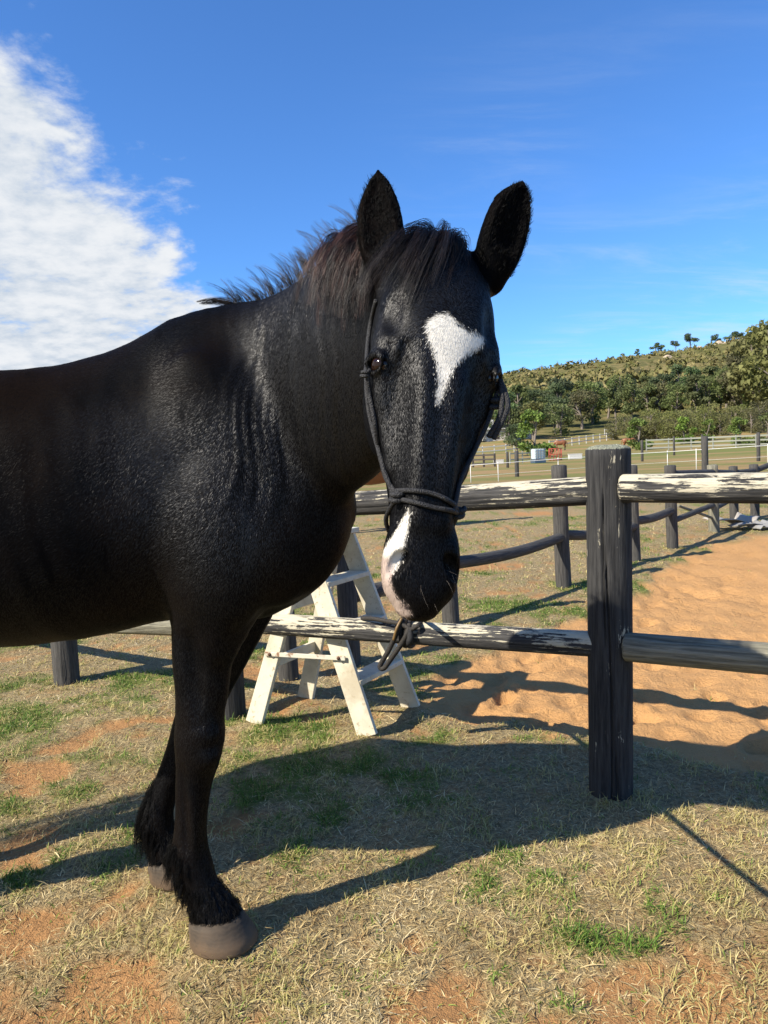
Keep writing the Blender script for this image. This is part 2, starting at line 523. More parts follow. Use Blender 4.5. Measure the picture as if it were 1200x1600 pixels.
#      s      front   back    half-w  widest n
HD = np.array([
    [-0.045, -0.03, -0.085, 0.035, -0.06], [0.00, 0.012, -0.12, 0.070, -0.05], [0.06, 0.042, -0.155, 0.086, -0.04], [0.13, 0.062, -0.185, 0.099, -0.03], [0.21, 0.073, -0.21, 0.106, -0.015],
    [0.29, 0.077, -0.222, 0.106, -0.015], [0.37, 0.074, -0.222, 0.102, -0.02], [0.46, 0.067, -0.195, 0.094, -0.025], [0.55, 0.060, -0.150, 0.080, -0.025],
    [0.63, 0.055, -0.115, 0.067, -0.022], [0.71, 0.051, -0.098, 0.057, -0.018], [0.78, 0.049, -0.088, 0.053, -0.015], [0.85, 0.045, -0.080, 0.055, -0.012],
    [0.90, 0.038, -0.072, 0.057, -0.015], [0.95, 0.026, -0.062, 0.046, -0.018], [0.985, 0.006, -0.048, 0.026, -0.020]])
HDS = spline(HD, 90)
HDS = HDS[np.argsort(HDS[:, 0])]
def headf(x, y, z):
    dx, dy, dz = x - HO[0], y - HO[1], z - HO[2]
    s = (dx * h_a[0] + dy * h_a[1] + dz * h_a[2]) / HL
    n = dx * h_n[0] + dy * h_n[1] + dz * h_n[2]
    l = dx * h_l[0] + dy * h_l[1] + dz * h_l[2]
    sc = np.clip(s, HD[0, 0], HD[-1, 0])
    fr, bk, w, nm = [np.interp(sc, HDS[:, 0], HDS[:, i]) for i in range(1, 5)]
    b = np.where(n > nm, fr - nm, nm - bk)
    zz = (n - nm) / b
    e = 2.25
    u = np.abs(l) / w + 1e-5; v = np.abs(zz) + 1e-5
    q = (u ** e + v ** e) ** (1 / e)
    g = q ** (1 - e) * np.sqrt((u ** (e - 1) / w) ** 2 + (v ** (e - 1) / b) ** 2)
    d = (q - 1) / (g + 1e-5)
    ex = np.abs(s - sc) * HL
    return np.where(ex > 0, np.sqrt(np.maximum(d, 0) ** 2 + ex ** 2), d)
_c = np.array([hp(s, n, l) for s in (-0.05, 1.0) for n in (-0.24, 0.1) for l in (-0.13, 0.13)])
add(headf, _c.min(0), _c.max(0), 0.035, pad=0.04)
for sg in (-1, 1):
    muscle(hp(0.335, 0.014, sg * 0.085), (0.048, 0.036, 0.027), HB, k=0.03)                # brow bone
    muscle(hp(0.415, 0.008, sg * 0.082), (0.040, 0.020, 0.016), HB, k=0.025)                 # lower orbit
    muscle(hp(0.37, -0.115, sg * 0.066), (0.125, 0.090, 0.036), HB, k=0.03)                 # cheek
    limb([[*hp(0.43, 0.000, sg * 0.086), .012, .012], [*hp(0.52, 0.002, sg * 0.075), .011, .011], [*hp(0.62, 0.002, sg * 0.060), .008, .008]], h_n, k=0.025, n=6)
    limb([[*hp(0.42, 0.058, sg * 0.026), .012, .012], [*hp(0.60, 0.046, sg * 0.023), .012, .012], [*hp(0.76, 0.038, sg * 0.018), .010, .010]], h_n, k=0.03, n=6)
    carve(hp(0.235, 0.052, sg * 0.090), (0.032, 0.016, 0.014), HB, k=0.02)                  # hollow above the eye
    carve(hp(0.55, 0.062, sg * 0.076), (0.11, 0.030, 0.015), HB, k=0.04)                    # side of the nose bone
    muscle(hp(0.865, 0.006, sg * 0.046), (0.050, 0.032, 0.016), HB, k=0.03)                # nostril wing
    na = nrm(h_a * 0.75 + h_l * sg * 0.45 - h_n * 0.25); nb = nrm(h_n - na * (h_n @ na)); nc = np.cross(na, nb)
    carve(hp(0.872, 0.030, sg * 0.047), (0.027, 0.013, 0.014), (na, nb, nc), k=0.006)
muscle(hp(0.935, -0.004, 0), (0.050, 0.038, 0.042), HB, k=0.03)                              # upper lip
muscle(hp(0.925, -0.062, 0), (0.040, 0.032, 0.040), HB, k=0.015)                            # chin
for sg in (-1, 1):
    carve(hp(0.945, -0.034, sg * 0.052), (0.040, 0.004, 0.018), HB, k=0.006)                # corner of the mouth
EYE = {sg: hp(0.368, 0.022, sg * 0.0985) for sg in (-1, 1)}
for sg in (-1, 1):
    c = EYE[sg]
    out = nrm(h_l * sg * 0.9 + h_n * 0.45); ea = h_a; eb = np.cross(out, ea)
    carve(c + out * 0.010, (0.0120, 0.020, 0.020), (ea, eb, out), k=0.005)
    arc = []
    for t in np.linspace(-1.25, 1.25, 7):
        arc.append([*(c + out * 0.013 - ea * 0.0165 * math.cos(t) + eb * 0.0235 * math.sin(t)), 0.0062, 0.0062])
    limb(arc, out, k=0.006, n=9)
    arc = []
    for t in np.linspace(-1.1, 1.1, 6):
        arc.append([*(c + out * 0.010 + ea * 0.0150 * math.cos(t) + eb * 0.0225 * math.sin(t)), 0.0036, 0.0036])
    limb(arc, out, k=0.006, n=8)
# ears
EARS = []
for (b, m1, m2, tp_, op) in (((612, 440, 1.40), (598, 385, 1.405), (592, 330, 1.41), (591, 268, 1.41), (-0.30, -0.95, 0.05)),
                             ((763, 436, 1.39), (781, 386, 1.38), (797, 335, 1.375), (817, 284, 1.375), (0.34, -0.94, 0.05))):
    P = np.array([at(*b), at(*m1), at(*m2), at(*tp_)])
    op = nrm(np.array(op))
    rr = [(0.032, 0.032), (0.044, 0.032), (0.041, 0.026), (0.004, 0.004)]
    E5 = np.array([[*P[i], rr[i][0], rr[i][1]] for i in range(4)])
    E5 = np.vstack([E5[:3], [[*(P[2] * .42 + P[3] * .58), 0.026, 0.015], [*(P[2] * .16 + P[3] * .84), 0.012, 0.009]], E5[3:]])
    limb(E5, op, k=0.018, n=16)
    f, lo, hi = sweep(np.array([[*(P[0] * .1 + P[1] * .9 + op * .036), .014, .012], [*(P[1] + op * .030), .034, .020], [*(P[2] + op * .025), .033, .016],
                                [*(P[2] * .42 + P[3] * .58 + op * .014), .014, .009], [*(P[2] * .2 + P[3] * .8 + op * .010), .005, .005]]), op, 10)
    sub(f, lo, hi, 0.006)
    EARS.append((P, op))

# ---- skin folds where the neck bends, ribs, and slack muscle edges
sl = _region((-0.62, 1.55, 0.85), (0.05, 2.0, 1.66))
x, y, z = GX[sl[0]][:, None, None], GY[sl[1]][None, :, None], GZ[sl[2]][None, None, :]
side = sstep(HY - 0.02 - y + (x + 0.3) * 0.35, 0.0, 0.08)
u = x + 0.10 * np.maximum(1.6 - z, 0) ** 1.5 + 0.014 * np.sin(z * 17 + x * 9) - 0.02
def fold(c0, w, z0, z1, amp, slope=0.0):
    g = np.exp(-((u - c0 - slope * (z - 1.3)) / w) ** 2)
    return amp * g * sstep(z, z0, z0 + 0.12) * (1 - sstep(z, z1 - 0.12, z1))
fd = 0
fr = np.random.default_rng(5)
for q_, c0 in enumerate(np.linspace(-0.365, -0.105, 11)):
    c0 = c0 + fr.uniform(-0.008, 0.008)
    fd = fd + fold(c0, fr.uniform(0.007, 0.011), fr.uniform(0.98, 1.18), fr.uniform(1.50, 1.64), fr.uniform(0.0025, 0.0062), -(c0 + 0.26) * 0.9 + fr.uniform(-.06, .06))
    fd = fd - fold(c0 + 0.013, 0.007, fr.uniform(1.0, 1.2), fr.uniform(1.5, 1.62), fr.uniform(0.002, 0.0045), -(c0 + 0.26) * 0.9 + fr.uniform(-.06, .06))
SD[sl] -= (0.62 * fd * side).astype(np.float32)

# ------------------------------------------------------------------ surface nets
def surface_nets():
    ins = SD < 0
    nx, ny, nz = ins.shape
    cnt = np.zeros((nx - 1, ny - 1, nz - 1), dtype=np.uint8)
    for i in (0, 1):
        for j in (0, 1):
            for k in (0, 1):
                cnt += ins[i:nx - 1 + i, j:ny - 1 + j, k:nz - 1 + k]
    ci, cj, ck = np.nonzero((cnt > 0) & (cnt < 8))
    del cnt
    idx = np.full((nx - 1, ny - 1, nz - 1), -1, dtype=np.int32)
    idx[ci, cj, ck] = np.arange(len(ci))
    acc = np.zeros((len(ci), 3)); num = np.zeros(len(ci))
    G = (GX, GY, GZ)
    for axis in range(3):
        o1, o2 = [a for a in range(3) if a != axis]
        for a in (0, 1):
            for b in (0, 1):
                off0 = [0, 0, 0]; off0[o1] = a; off0[o2] = b
                off1 = list(off0); off1[axis] = 1
                v0 = SD[ci + off0[0], cj + off0[1], ck + off0[2]]; v1 = SD[ci + off1[0], cj + off1[1], ck + off1[2]]
                m = (v0 < 0) != (v1 < 0)
                t = np.where(m, v0 / np.where(m, v0 - v1, 1), 0)
                p0 = np.stack([G[q][(ci, cj, ck)[q] + off0[q]] for q in range(3)], 1)
                p1 = np.stack([G[q][(ci, cj, ck)[q] + off1[q]] for q in range(3)], 1)
                acc += (p0 + (p1 - p0) * t[:, None]) * m[:, None]; num += m
    V = acc / num[:, None]
    quads = []
    for axis in range(3):
        A = ins.take(range(0, ins.shape[axis] - 1), axis); B = ins.take(range(1, ins.shape[axis]), axis)
        for flip in (False, True):
            e = np.nonzero((~A & B) if flip else (A & ~B))
            e = [q.astype(np.int64) for q in e]
            o1, o2 = [(1, 2), (2, 0), (0, 1)][axis]
            ok = (e[o1] > 0) & (e[o2] > 0) & (e[o1] < (nx - 1, ny - 1, nz - 1)[o1]) & (e[o2] < (nx - 1, ny - 1, nz - 1)[o2])
            e = [q[ok] for q in e]
            def g(d1, d2):
                c = [q.copy() for q in e]; c[o1] -= d1; c[o2] -= d2
                return idx[c[0], c[1], c[2]]
            q = np.stack([g(1, 1), g(0, 1), g(0, 0), g(1, 0)], 1)
            quads.append(q[:, ::-1] if flip else q)
    return V, np.vstack(quads)

def laplace(V, Fq, it=2, w=0.5):
    e = np.vstack([Fq[:, [0, 1]], Fq[:, [1, 2]], Fq[:, [2, 3]], Fq[:, [3, 0]]])
    deg = np.bincount(e[:, 0], minlength=len(V)) + np.bincount(e[:, 1], minlength=len(V))
    for _ in range(it):
        s = np.zeros_like(V)
        for c in range(3):
            s[:, c] = np.bincount(e[:, 0], V[e[:, 1], c], len(V)) + np.bincount(e[:, 1], V[e[:, 0], c], len(V))
        V = V + (s / deg[:, None] - V) * w
    return V

HV, HF = surface_nets()
HV = laplace(HV, HF, 3, 0.5)

def sdf(P):
    """trilinear look-up of the body's distance field"""
    P = np.atleast_2d(P); w, i0 = [], []
    for q, g in enumerate((GX, GY, GZ)):
        i = np.clip(np.searchsorted(g, P[:, q]) - 1, 0, len(g) - 2)
        i0.append(i); w.append(np.clip((P[:, q] - g[i]) / (g[i + 1] - g[i]), 0, 1))
    out = 0
    for a in (0, 1):
        for b in (0, 1):
            for c in (0, 1):
                out = out + SD[i0[0] + a, i0[1] + b, i0[2] + c] * ((w[0] if a else 1 - w[0]) * (w[1] if b else 1 - w[1]) * (w[2] if c else 1 - w[2]))
    return out

def sdf_n(P, h=0.006):
    P = np.atleast_2d(P)
    g = np.stack([sdf(P + np.eye(3)[i] * h) - sdf(P - np.eye(3)[i] * h) for i in range(3)], 1)
    return nrm(g)

def snap(P, off=0.0, it=6):
    P = np.atleast_2d(np.asarray(P, float)).copy()
    for _ in range(it):
        P -= sdf_n(P) * (sdf(P) - off)[:, None] * 0.9
    return P

# slack muscle, ribs and skin give the surface its unevenness
_n = sdf_n(HV)
_hd = np.abs(HV - (HO + HM) / 2).max(1) < 0.40
_a = (1 - 0.75 * (_hd & (HV[:, 1] < 1.46))) * (0.55 + 0.45 * sstep(HV[:, 2], 0.75, 0.95))
_x, _y, _z = HV.T
_d = 0.0080 * (fbm(_x * 9 + _z * 2.5, _z * 4.5 + _y * 3, 2, 61) - 0.5) + 0.0042 * (fbm(_x * 26 + _z * 5, _z * 9 + _y * 8, 2, 63) - 0.5) + 0.0006 * (fbm(_x * 70, _z * 30 + _y * 30, 2, 64) - 0.5)
_rib = 0.0009 * np.sin((_x + 0.18 * _z) * 2 * math.pi / 0.062) * sstep(_x, -1.15, -1.0) * (1 - sstep(_x, -0.72, -0.6)) * sstep(_z, 0.85, 1.0) * (1 - sstep(_z, 1.25, 1.4))
HV = HV + _n * ((_d + _rib) * _a)[:, None]
# ------------------------------------------------------------------ markings (as attributes of the skin)
def ray_hit(px, py, near=1.0, far=2.3):
    """first point of the horse's skin along a measured sight line (None when it passes by)"""
    d = nrm(_fw + _R * (px - 600) / F_PX + _U * (800 - py) / F_PX)
    t = near
    for _ in range(160):
        P = CAM + d * t
        v = float(sdf(P)[0])
        if v < 0.0008: return P
        t += max(min(v * 0.8, 0.05), 0.0006)
        if t > far: return None
    return P

def skin(px, py, guess, off=0.0):
    P = ray_hit(px, py)
    if P is None or P[1] > 1.43: P = at(px, py, guess)
    return snap(P, off)[0]

def head_st(P):
    D = np.atleast_2d(P) - HO
    s, n, l = D @ h_a / HL, D @ h_n, D @ h_l
    return s, np.arctan2(l, n + 0.05), n

def inside(poly, x, y):
    r = np.zeros(x.shape, bool); j = len(poly) - 1
    for i in range(len(poly)):
        xi, yi = poly[i]; xj, yj = poly[j]
        c = ((yi > y) != (yj > y)) & (x < (xj - xi) * (y - yi) / (yj - yi + 1e-12) + xi)
        r ^= c; j = i
    return r

def marking(pix):
    pts = []
    for p in pix:
        h = ray_hit(*p)
        if h is None: h = snap(at(p[0], p[1], 1.25))[0]
        s, t, _ = head_st(h); pts.append((s[0], t[0]))
    return pts
STAR = marking([(670, 500), (684, 492), (700, 491), (716, 505), (731, 518), (758, 528), (748, 546), (727, 556), (711, 572), (701, 592), (693, 618), (683, 634), (680, 628), (685, 600), (684, 575), (678, 552), (669, 530), (666, 512)])
SNIP = marking([(641, 792), (637, 822), (630, 856), (620, 888), (606, 900), (592, 890), (597, 866), (611, 842), (627, 814)])
PINK = marking([(588, 868), (606, 868), (614, 890), (611, 916), (619, 934), (634, 945), (642, 955), (640, 972), (615, 966), (595, 940), (585, 905)])
def masks(P, jit=0.0):
    s, t, n = head_st(P)
    if jit: s = s + RNG.normal(0, jit, s.shape); t = t + RNG.normal(0, jit * 5, t.shape)
    hd = (np.abs(np.atleast_2d(P) - HO).max(1) < 0.75) & (n > -0.12) & (s > 0.05) & (s < 1.1)
    return (inside(STAR, s, t) & hd), (inside(SNIP, s, t) & hd), (inside(PINK, s, t) & hd)

# ------------------------------------------------------------------ coat materials
def coat_mat(name, hair):
    m = Mat(name)
    P = m.coord('Object')
    big = m.noise(P, 3.0, 4, 0.6)
    gl = m.attr('gloss')
    base = m.mix(m.math('MULTIPLY', m.step(big, 0.40, 0.68), m.math('SUBTRACT', 1.0, m.math('MULTIPLY', gl, 0.85))), (0.0026, 0.0026, 0.0030), (0.0066, 0.0044, 0.0034))
    w, p = m.attr('white'), m.attr('pink')
    fine = m.noise(P, 240, 3, 0.6)
    c = m.mix(w, base, m.mix(fine, (0.64, 0.60, 0.52), (0.82, 0.78, 0.69)))
    spots = m.step(m.noise(P, 42, 3, 0.6), 0.58, 0.72)
    c = m.mix(p, c, m.mix(spots, (0.46, 0.36, 0.30), (0.12, 0.09, 0.08)))
    m.set(Base_Color=c, Roughness=m.math('ADD', 0.40 if hair else 0.40, m.math('MULTIPLY', m.noise(P, 11, 3), 0.16)))
    m.put(m.b.inputs['Specular IOR Level'], m.math('MULTIPLY', gl, 0.46 if hair else 0.07))
    if not hair:
        st = m.node('ShaderNodeMapping', {0: P}); st.inputs['Scale'].default_value = (1.6, 1.0, 0.45)
        h1 = m.noise(st.outputs[0], 330, 2, 0.6)
        h2 = m.noise(st.outputs[0], 60, 3, 0.6)
        m.bump(h1, 0.32, 0.0018)
    return m.m
M_COAT, M_HAIR = coat_mat('horse_coat', False), coat_mat('horse_coat_hair', True)
def hair_mat(name, a, b, rough=0.42, spec=0.35):
    m = Mat(name)
    P = m.coord('Object', (1, 1, 0.25))
    n = m.noise(P, 38, 3, 0.6)
    m.set(Base_Color=m.mix(m.step(n, 0.42, 0.68), a, b), Roughness=rough)
    m.b.inputs['Specular IOR Level'].default_value = spec
    return m.m
M_MANE = hair_mat('mane_hair', (0.0035, 0.0032, 0.0036), (0.018, 0.010, 0.0075))
M_LOCK = hair_mat('mane_brown', (0.006, 0.0045, 0.0045), (0.082, 0.036, 0.026))
M_FEATH = hair_mat('feather_hair', (0.0028, 0.0028, 0.003), (0.006, 0.0055, 0.005), 0.5, 0.12)

horse = empty('horse', (-0.6, HY, 0.0))
tag(horse, 'black horse with a white star and snip, head turned towards us beside the fence', 'horse')
hm = mesh_np('horse_body', HV, HF)
w1, w2, p1 = masks(HV)
def soften(v, it=2):
    v = v.astype(float)
    e = np.vstack([HF[:, [0, 1]], HF[:, [1, 2]], HF[:, [2, 3]], HF[:, [3, 0]]])
    deg = np.bincount(e[:, 0], minlength=len(HV)) + np.bincount(e[:, 1], minlength=len(HV))
    for _ in range(it):
        v = 0.5 * v + 0.5 * (np.bincount(e[:, 0], v[e[:, 1]], len(HV)) + np.bincount(e[:, 1], v[e[:, 0]], len(HV))) / deg
    return v
def gloss(P):
    # sheen painted in by mask: strong on shoulder, dull along the barrel and back
    g = 0.16 + 0.84 * sstep(P[:, 0] + 0.10 * np.sin(P[:, 2] * 5), -0.80, -0.50)
    low = sstep(-P[:, 2], -1.06, -0.86)
    g = g * (1 - low) + 0.62 * low * (0.6 + 0.8 * fbm(P[:, 0] * 9, P[:, 2] * 5, 2, 91))
    g = g * (1 - 0.6 * sstep(P[:, 0], -0.32, -0.18) * (1 - sstep(P[:, 2], 1.10, 1.28)))
    g = g * (1 - 0.75 * sstep(P[:, 2], 1.28, 1.42) * (1 - sstep(P[:, 0], -0.40, -0.28)))
    for E_, op in EARS:
        for q in spline(E_, 8)[1:]: g = np.where(np.linalg.norm(P - q, axis=1) < 0.052, 0.04, g)
    return g * (0.85 + 0.15 * sstep(P[:, 2], 0.80, 1.0))
set_attr(hm, 'gloss', gloss(HV))
set_attr(hm, 'white', soften(w1 | w2, 1)); set_attr(hm, 'pink', soften(p1, 3))
body = link('body', hm, M_COAT, horse)

# ---- eyes
def uv_sphere(r, seg=24, rings=14):
    bm = bmesh.new(); bmesh.ops.create_uvsphere(bm, u_segments=seg, v_segments=rings, radius=r)
    me = bpy.data.meshes.new('sphere'); bm.to_mesh(me); bm.free()
    me.polygons.foreach_set('use_smooth', np.ones(len(me.polygons), bool))
    return me
m = Mat('eye_dark')
m.set(Base_Color=(0.012, 0.005, 0.003, 1), Roughness=0.10)
m.b.inputs['Specular IOR Level'].default_value = 0.35
eye_me = uv_sphere(0.0205)
for sg in (1, -1):
    e = link('eye', eye_me, m.m, horse)
    out = nrm(h_l * sg * 0.9 + h_n * 0.45)
    e.matrix_parent_inverse = Matrix.Translation(-Vector(horse.location))
    e.location = Vector(EYE[sg] - out * 0.0065)

# ---- hooves
m = Mat('hoof_horn')
P = m.coord('Object')
rings = m.node('ShaderNodeTexWave', {'Vector': P, 'Scale': 30, 'Distortion': 6.0, 'Detail': 3, 'Detail Scale': 2}, wave_type='BANDS', bands_direction='Z').outputs[0]
stain = m.noise(P, 18, 4)
hz = m.node('ShaderNodeSeparateXYZ', {0: P}).outputs[2]
mud = m.step(m.math('ADD', m.math('MULTIPLY', m.noise(P, 32, 5, 0.7), 0.06), m.math('MULTIPLY', hz, -1.0)), -0.012, 0.022)
horn = m.mix(m.step(stain, 0.35, 0.72), m.mix(rings, (0.034, 0.025, 0.016), (0.052, 0.038, 0.024)), (0.075, 0.052, 0.032))
m.set(Base_Color=m.mix(m.math('MULTIPLY', mud, 0.8), horn, (0.115, 0.072, 0.038)), Roughness=0.8)
m.bump(rings, 0.07, 0.002)
M_HOOF = m.m
def hoof(x, y, yaw):
    bm = bmesh.new(); seg = 28; lv = []
    for z, r, dx in ((0.0, 0.085, 0.024), (0.004, 0.087, 0.024), (0.022, 0.082, 0.018), (0.040, 0.077, 0.011), (0.055, 0.072, 0.005), (0.064, 0.068, 0.002), (0.068, 0.054, 0.0)):
        ring = []
        for k in range(seg):
            a = 2 * math.pi * k / seg
            c = math.cos(a)
            rr = r * (1.0 if c > -0.5 else 1 - 0.10 * (-c - 0.5))
            ring.append(bm.verts.new((dx + rr * 1.04 * c, rr * 0.94 * math.sin(a), z - (0.020 * max(0, -c) if z > 0.038 else 0))))
        lv.append(ring)
    for a, b in zip(lv, lv[1:]):
        for k in range(seg): bm.faces.new((a[k], a[(k + 1) % seg], b[(k + 1) % seg], b[k]))
    bm.faces.new(lv[0][::-1]); bm.faces.new(lv[-1])
    me = bpy.data.meshes.new('hoof'); bm.to_mesh(me); bm.free()
    me.polygons.foreach_set('use_smooth', np.ones(len(me.polygons), bool))
    o = link('hoof', me, M_HOOF, horse)
    o.matrix_parent_inverse = Matrix.Translation(-Vector(horse.location))
    o.location = (x, y, 0.002); o.rotation_euler = (0, 0, yaw)
hoof(-0.482, NY - 0.012, RAD(-22)); hoof(-0.680, FY, RAD(-5))
hoof(-1.66, HY - 0.16, 0); hoof(-1.56, HY + 0.16, 0)

# ------------------------------------------------------------------ hair
def grow(roots, d0, length, k=9, grav=0.25, wind=None, off=0.003, curl=0.05, collide=True):
    n = len(roots); pts = np.zeros((n, k, 3)); p = roots.copy(); d = nrm(d0)
    step = (length / (k - 1))[:, None]
    pts[:, 0] = p
    for i in range(1, k):
        d = nrm(d + np.array([0, 0, -grav]) + (0 if wind is None else wind) + RNG.normal(0, curl, (n, 3)))
        p = p + d * step
        if collide:
            v = sdf(p); bad = v < off
            if bad.any():
                nn = sdf_n(p[bad]); p[bad] += nn * (off - v[bad])[:, None]
                d[bad] = nrm(d[bad] - nn * np.minimum((d[bad] * nn).sum(1), 0)[:, None] * 0.8)
        pts[:, i] = p
    return pts

def clumps(lead, per, spread, tip=0.35):
    """children of each leading strand, drawn together towards the tip"""
    n, k, _ = lead.shape
    off = RNG.normal(0, 1, (n, per, 1, 3)) * spread
    f = np.linspace(1, tip, k)[None, None, :, None]
    ch = lead[:, None] + off * f + np.cumsum(RNG.normal(0, spread * 0.10, (n, per, k, 3)), 2)
    return ch.reshape(-1, k, 3)

def crest(t):
    S = spline(NECK, 200); i = np.clip((t * 199).astype(int), 0, 199)
    T = nrm(np.gradient(S[:, :3], axis=0))
    e2 = np.array([-0.15, 0.10, 1.0]); E2 = nrm(e2 - T * (T @ e2)[:, None])
    P = S[:, :3] + E2 * S[:, 4:5]
    return snap(P[i], -0.001), T[i]

# upright mane along the crest, blown back towards the withers
nl = 120
t = np.sort(RNG.uniform(0.21, 0.80, nl)); rt, tg = crest(t)
rt = rt + RNG.normal(0, 0.004, rt.shape)
d0 = -tg * 0.28 + np.array([-0.08, 0.0, 1.0]) + RNG.normal(0, 0.16, rt.shape)
ln = RNG.uniform(0.05, 0.115, nl) * np.interp(t, [0.2, 0.4, 0.8], [0.85, 1.05, 1.25])
lead = grow(rt, d0, ln, 8, 0.02, -tg * 0.09, curl=0.05)
ch = clumps(lead, 12, 0.0042, 0.55)
V1, F1 = strands(None, ch, RNG.uniform(0.00028, 0.0006, len(ch)))
# a longer wisp at the withers end
rt, tg = crest(np.full(5, 0.20)); rt = rt + RNG.normal(0, 0.004, rt.shape)
lead = grow(rt, -tg * 0.5 + np.array([-0.5, 0, 0.75]) + RNG.normal(0, .06, rt.shape), RNG.uniform(0.09, 0.125, 5), 8, -0.02, np.array([-0.22, 0, -0.10]), curl=0.03)
ch = clumps(lead, 26, 0.004, 0.2)
V2, F2 = strands(None, ch, RNG.uniform(0.0003, 0.0006, len(ch)))
Vm, Fm = merge([(V1, F1), (V2, F2)])
link('mane', mesh_np('mane', Vm, Fm), M_MANE, horse)
# short fuzz where the mane was clipped
# hanging lock behind the ear
nl = 115
t = RNG.uniform(0.72, 0.97, nl); rt, tg = crest(t)
rt = rt + RNG.normal(0, 0.006, rt.shape) + np.array([0, 0, 0.004])
d0 = np.array([-0.35, -0.60, 0.38]) - tg * 0.1 + RNG.normal(0, 0.22, rt.shape)
lead = grow(rt, d0, RNG.uniform(0.13, 0.24, nl), 9, 0.42, np.array([-0.05, -0.02, 0]), off=0.006, curl=0.06)
def clear_of_ear(lead):
    ok = np.ones(len(lead), bool)
    for P, op in EARS:
        for q in spline(P, 12)[3:]:
            D = lead - q
            ok &= ~((np.linalg.norm(D, axis=2) < 0.066) & ((D @ op) > -0.012)).any(1)
    return lead[ok]
ch = clear_of_ear(clumps(lead, 24, 0.0055, 0.7))
V1, F1 = strands(None, ch, RNG.uniform(0.00035, 0.0007, len(ch)))
link('mane_lock', mesh_np('mane_lock', V1, F1), M_LOCK, horse)
# forelock between the ears
nl = 115
l0 = RNG.uniform(-0.060, 0.035, nl)
rt = snap(np.array([hp(-0.02 + RNG.normal(0, 0.02), -0.02 + RNG.normal(0, 0.018), q) for q in l0]), 0.0)
d0 = h_n * 0.62 - h_a * 0.12 + h_l * (l0[:, None] * 3 + 0.25) + RNG.normal(0, 0.22, rt.shape)
lead = grow(rt, d0, RNG.uniform(0.09, 0.26, nl) * np.interp(l0, [-0.06, 0.0, 0.035], [0.45, 0.85, 1.05]), 10, 0.34, h_l * 0.15, off=0.003, curl=0.05)
ch = clear_of_ear(clumps(lead, 17, 0.0050, 0.7))
V1, F1 = strands(None, ch, RNG.uniform(0.00032, 0.00065, len(ch)))
link('forelock', mesh_np('forelock', V1, F1), M_MANE, horse)

# points on the skin
tri = np.vstack([HF[:, [0, 1, 2]], HF[:, [0, 2, 3]]])
tn = np.cross(HV[tri[:, 1]] - HV[tri[:, 0]], HV[tri[:, 2]] - HV[tri[:, 0]])
ta = np.linalg.norm(tn, axis=1) + 1e-12
tn = tn / ta[:, None]
tc = HV[tri].mean(1)
if (tn * sdf_n(tc[:1])).sum() < 0: pass
def scatter(mask_w, n):
    w = ta * mask_w; w = w / w.sum()
    i = RNG.choice(len(tri), n, p=w)
    a, b = RNG.random((2, n)); f = a + b > 1; a[f], b[f] = 1 - a[f], 1 - b[f]
    A, B, C = HV[tri[i, 0]], HV[tri[i, 1]], HV[tri[i, 2]]
    return A + (B - A) * a[:, None] + (C - A) * b[:, None], sdf_n(tc[i])

# feather on the fetlocks and hair over the hoof
fz, fx, fy = tc[:, 2], tc[:, 0], tc[:, 1]
legs = ((fx > -0.66) & (fy < 1.95), (fx < -0.55) & (fx > -0.9) & (fy > 1.98))
parts = []
for q, lm in enumerate(legs):
    cx = -0.535 if q == 0 else -0.71
    back = np.clip((cx - fx) / 0.04 + 0.5, 0, 1)
    zr = (0.12, 0.26) if q == 0 else (0.12, 0.36)
    w = lm * (fz > zr[0]) * (fz < zr[1]) * back ** 1.5
    P, N = scatter(w + 1e-12 * (w.sum() == 0), 150)
    d0 = N * 0.32 + np.array([-0.22, 0, -0.85]) + RNG.normal(0, 0.18, P.shape)
    lead = grow(P, d0, RNG.uniform(0.02, 0.050 if q == 0 else 0.085, len(P)), 6, 0.3, off=0.002, curl=0.09)
    parts.append((clumps(lead, 11, 0.0035, 0.5), 0.0006))
    w = lm * (fz > 0.05) * (fz < 0.15)
    P, N = scatter(w, 420)
    d0 = N * 0.22 + np.array([0.02, 0, -0.9]) + RNG.normal(0, 0.14, P.shape)
    lead = grow(P, d0, RNG.uniform(0.012, 0.028, len(P)), 5, 0.1, off=0.002, curl=0.08)
    parts.append((clumps(lead, 7, 0.003, 0.5), 0.0006))
sm = [strands(None, ch, RNG.uniform(0.6, 1.1, len(ch)) * r) for ch, r in parts]
Vf, Ff = merge(sm)
link('feather', mesh_np('feather', Vf, Ff), M_FEATH, horse)

# ear fringe and ear filling
parts = []
for P, op in EARS:
    L = spline(P, 60)
    pts = []
    for _ in range(900):
        k = RNG.integers(4, 56); ax = nrm(L[min(k + 2, 59)] - L[k - 2]); sd_ = np.cross(ax, op)
        wd = np.interp(k / 59, [0, .33, .66, .85, 1], [.03, .045, .042, .027, .004])
        pts.append((L[k] + sd_ * wd * RNG.uniform(-1, 1), sd_, ax))
    Q = snap(np.array([p[0] for p in pts]) + op * 0.012, 0.0)
    S_ = np.array([p[1] for p in pts]); A_ = np.array([p[2] for p in pts])
    sg = np.sign(((Q - np.array([p[0] for p in pts])) * S_).sum(1) + RNG.normal(0, .004, len(Q)))
    d0 = A_ * 0.8 + S_ * sg[:, None] * 0.25 + op * 0.25 + RNG.normal(0, 0.2, Q.shape)
    parts.append(grow(Q, d0, RNG.uniform(0.004, 0.011, len(Q)), 4, 0.0, off=0.0, collide=False))
ch = clumps(np.concatenate(parts), 3, 0.0018, 0.6)
V1, F1 = strands(None, ch, RNG.uniform(0.0003, 0.0005, len(ch)))
link('ear_hair', mesh_np('ear_hair', V1, F1), M_FEATH, horse)

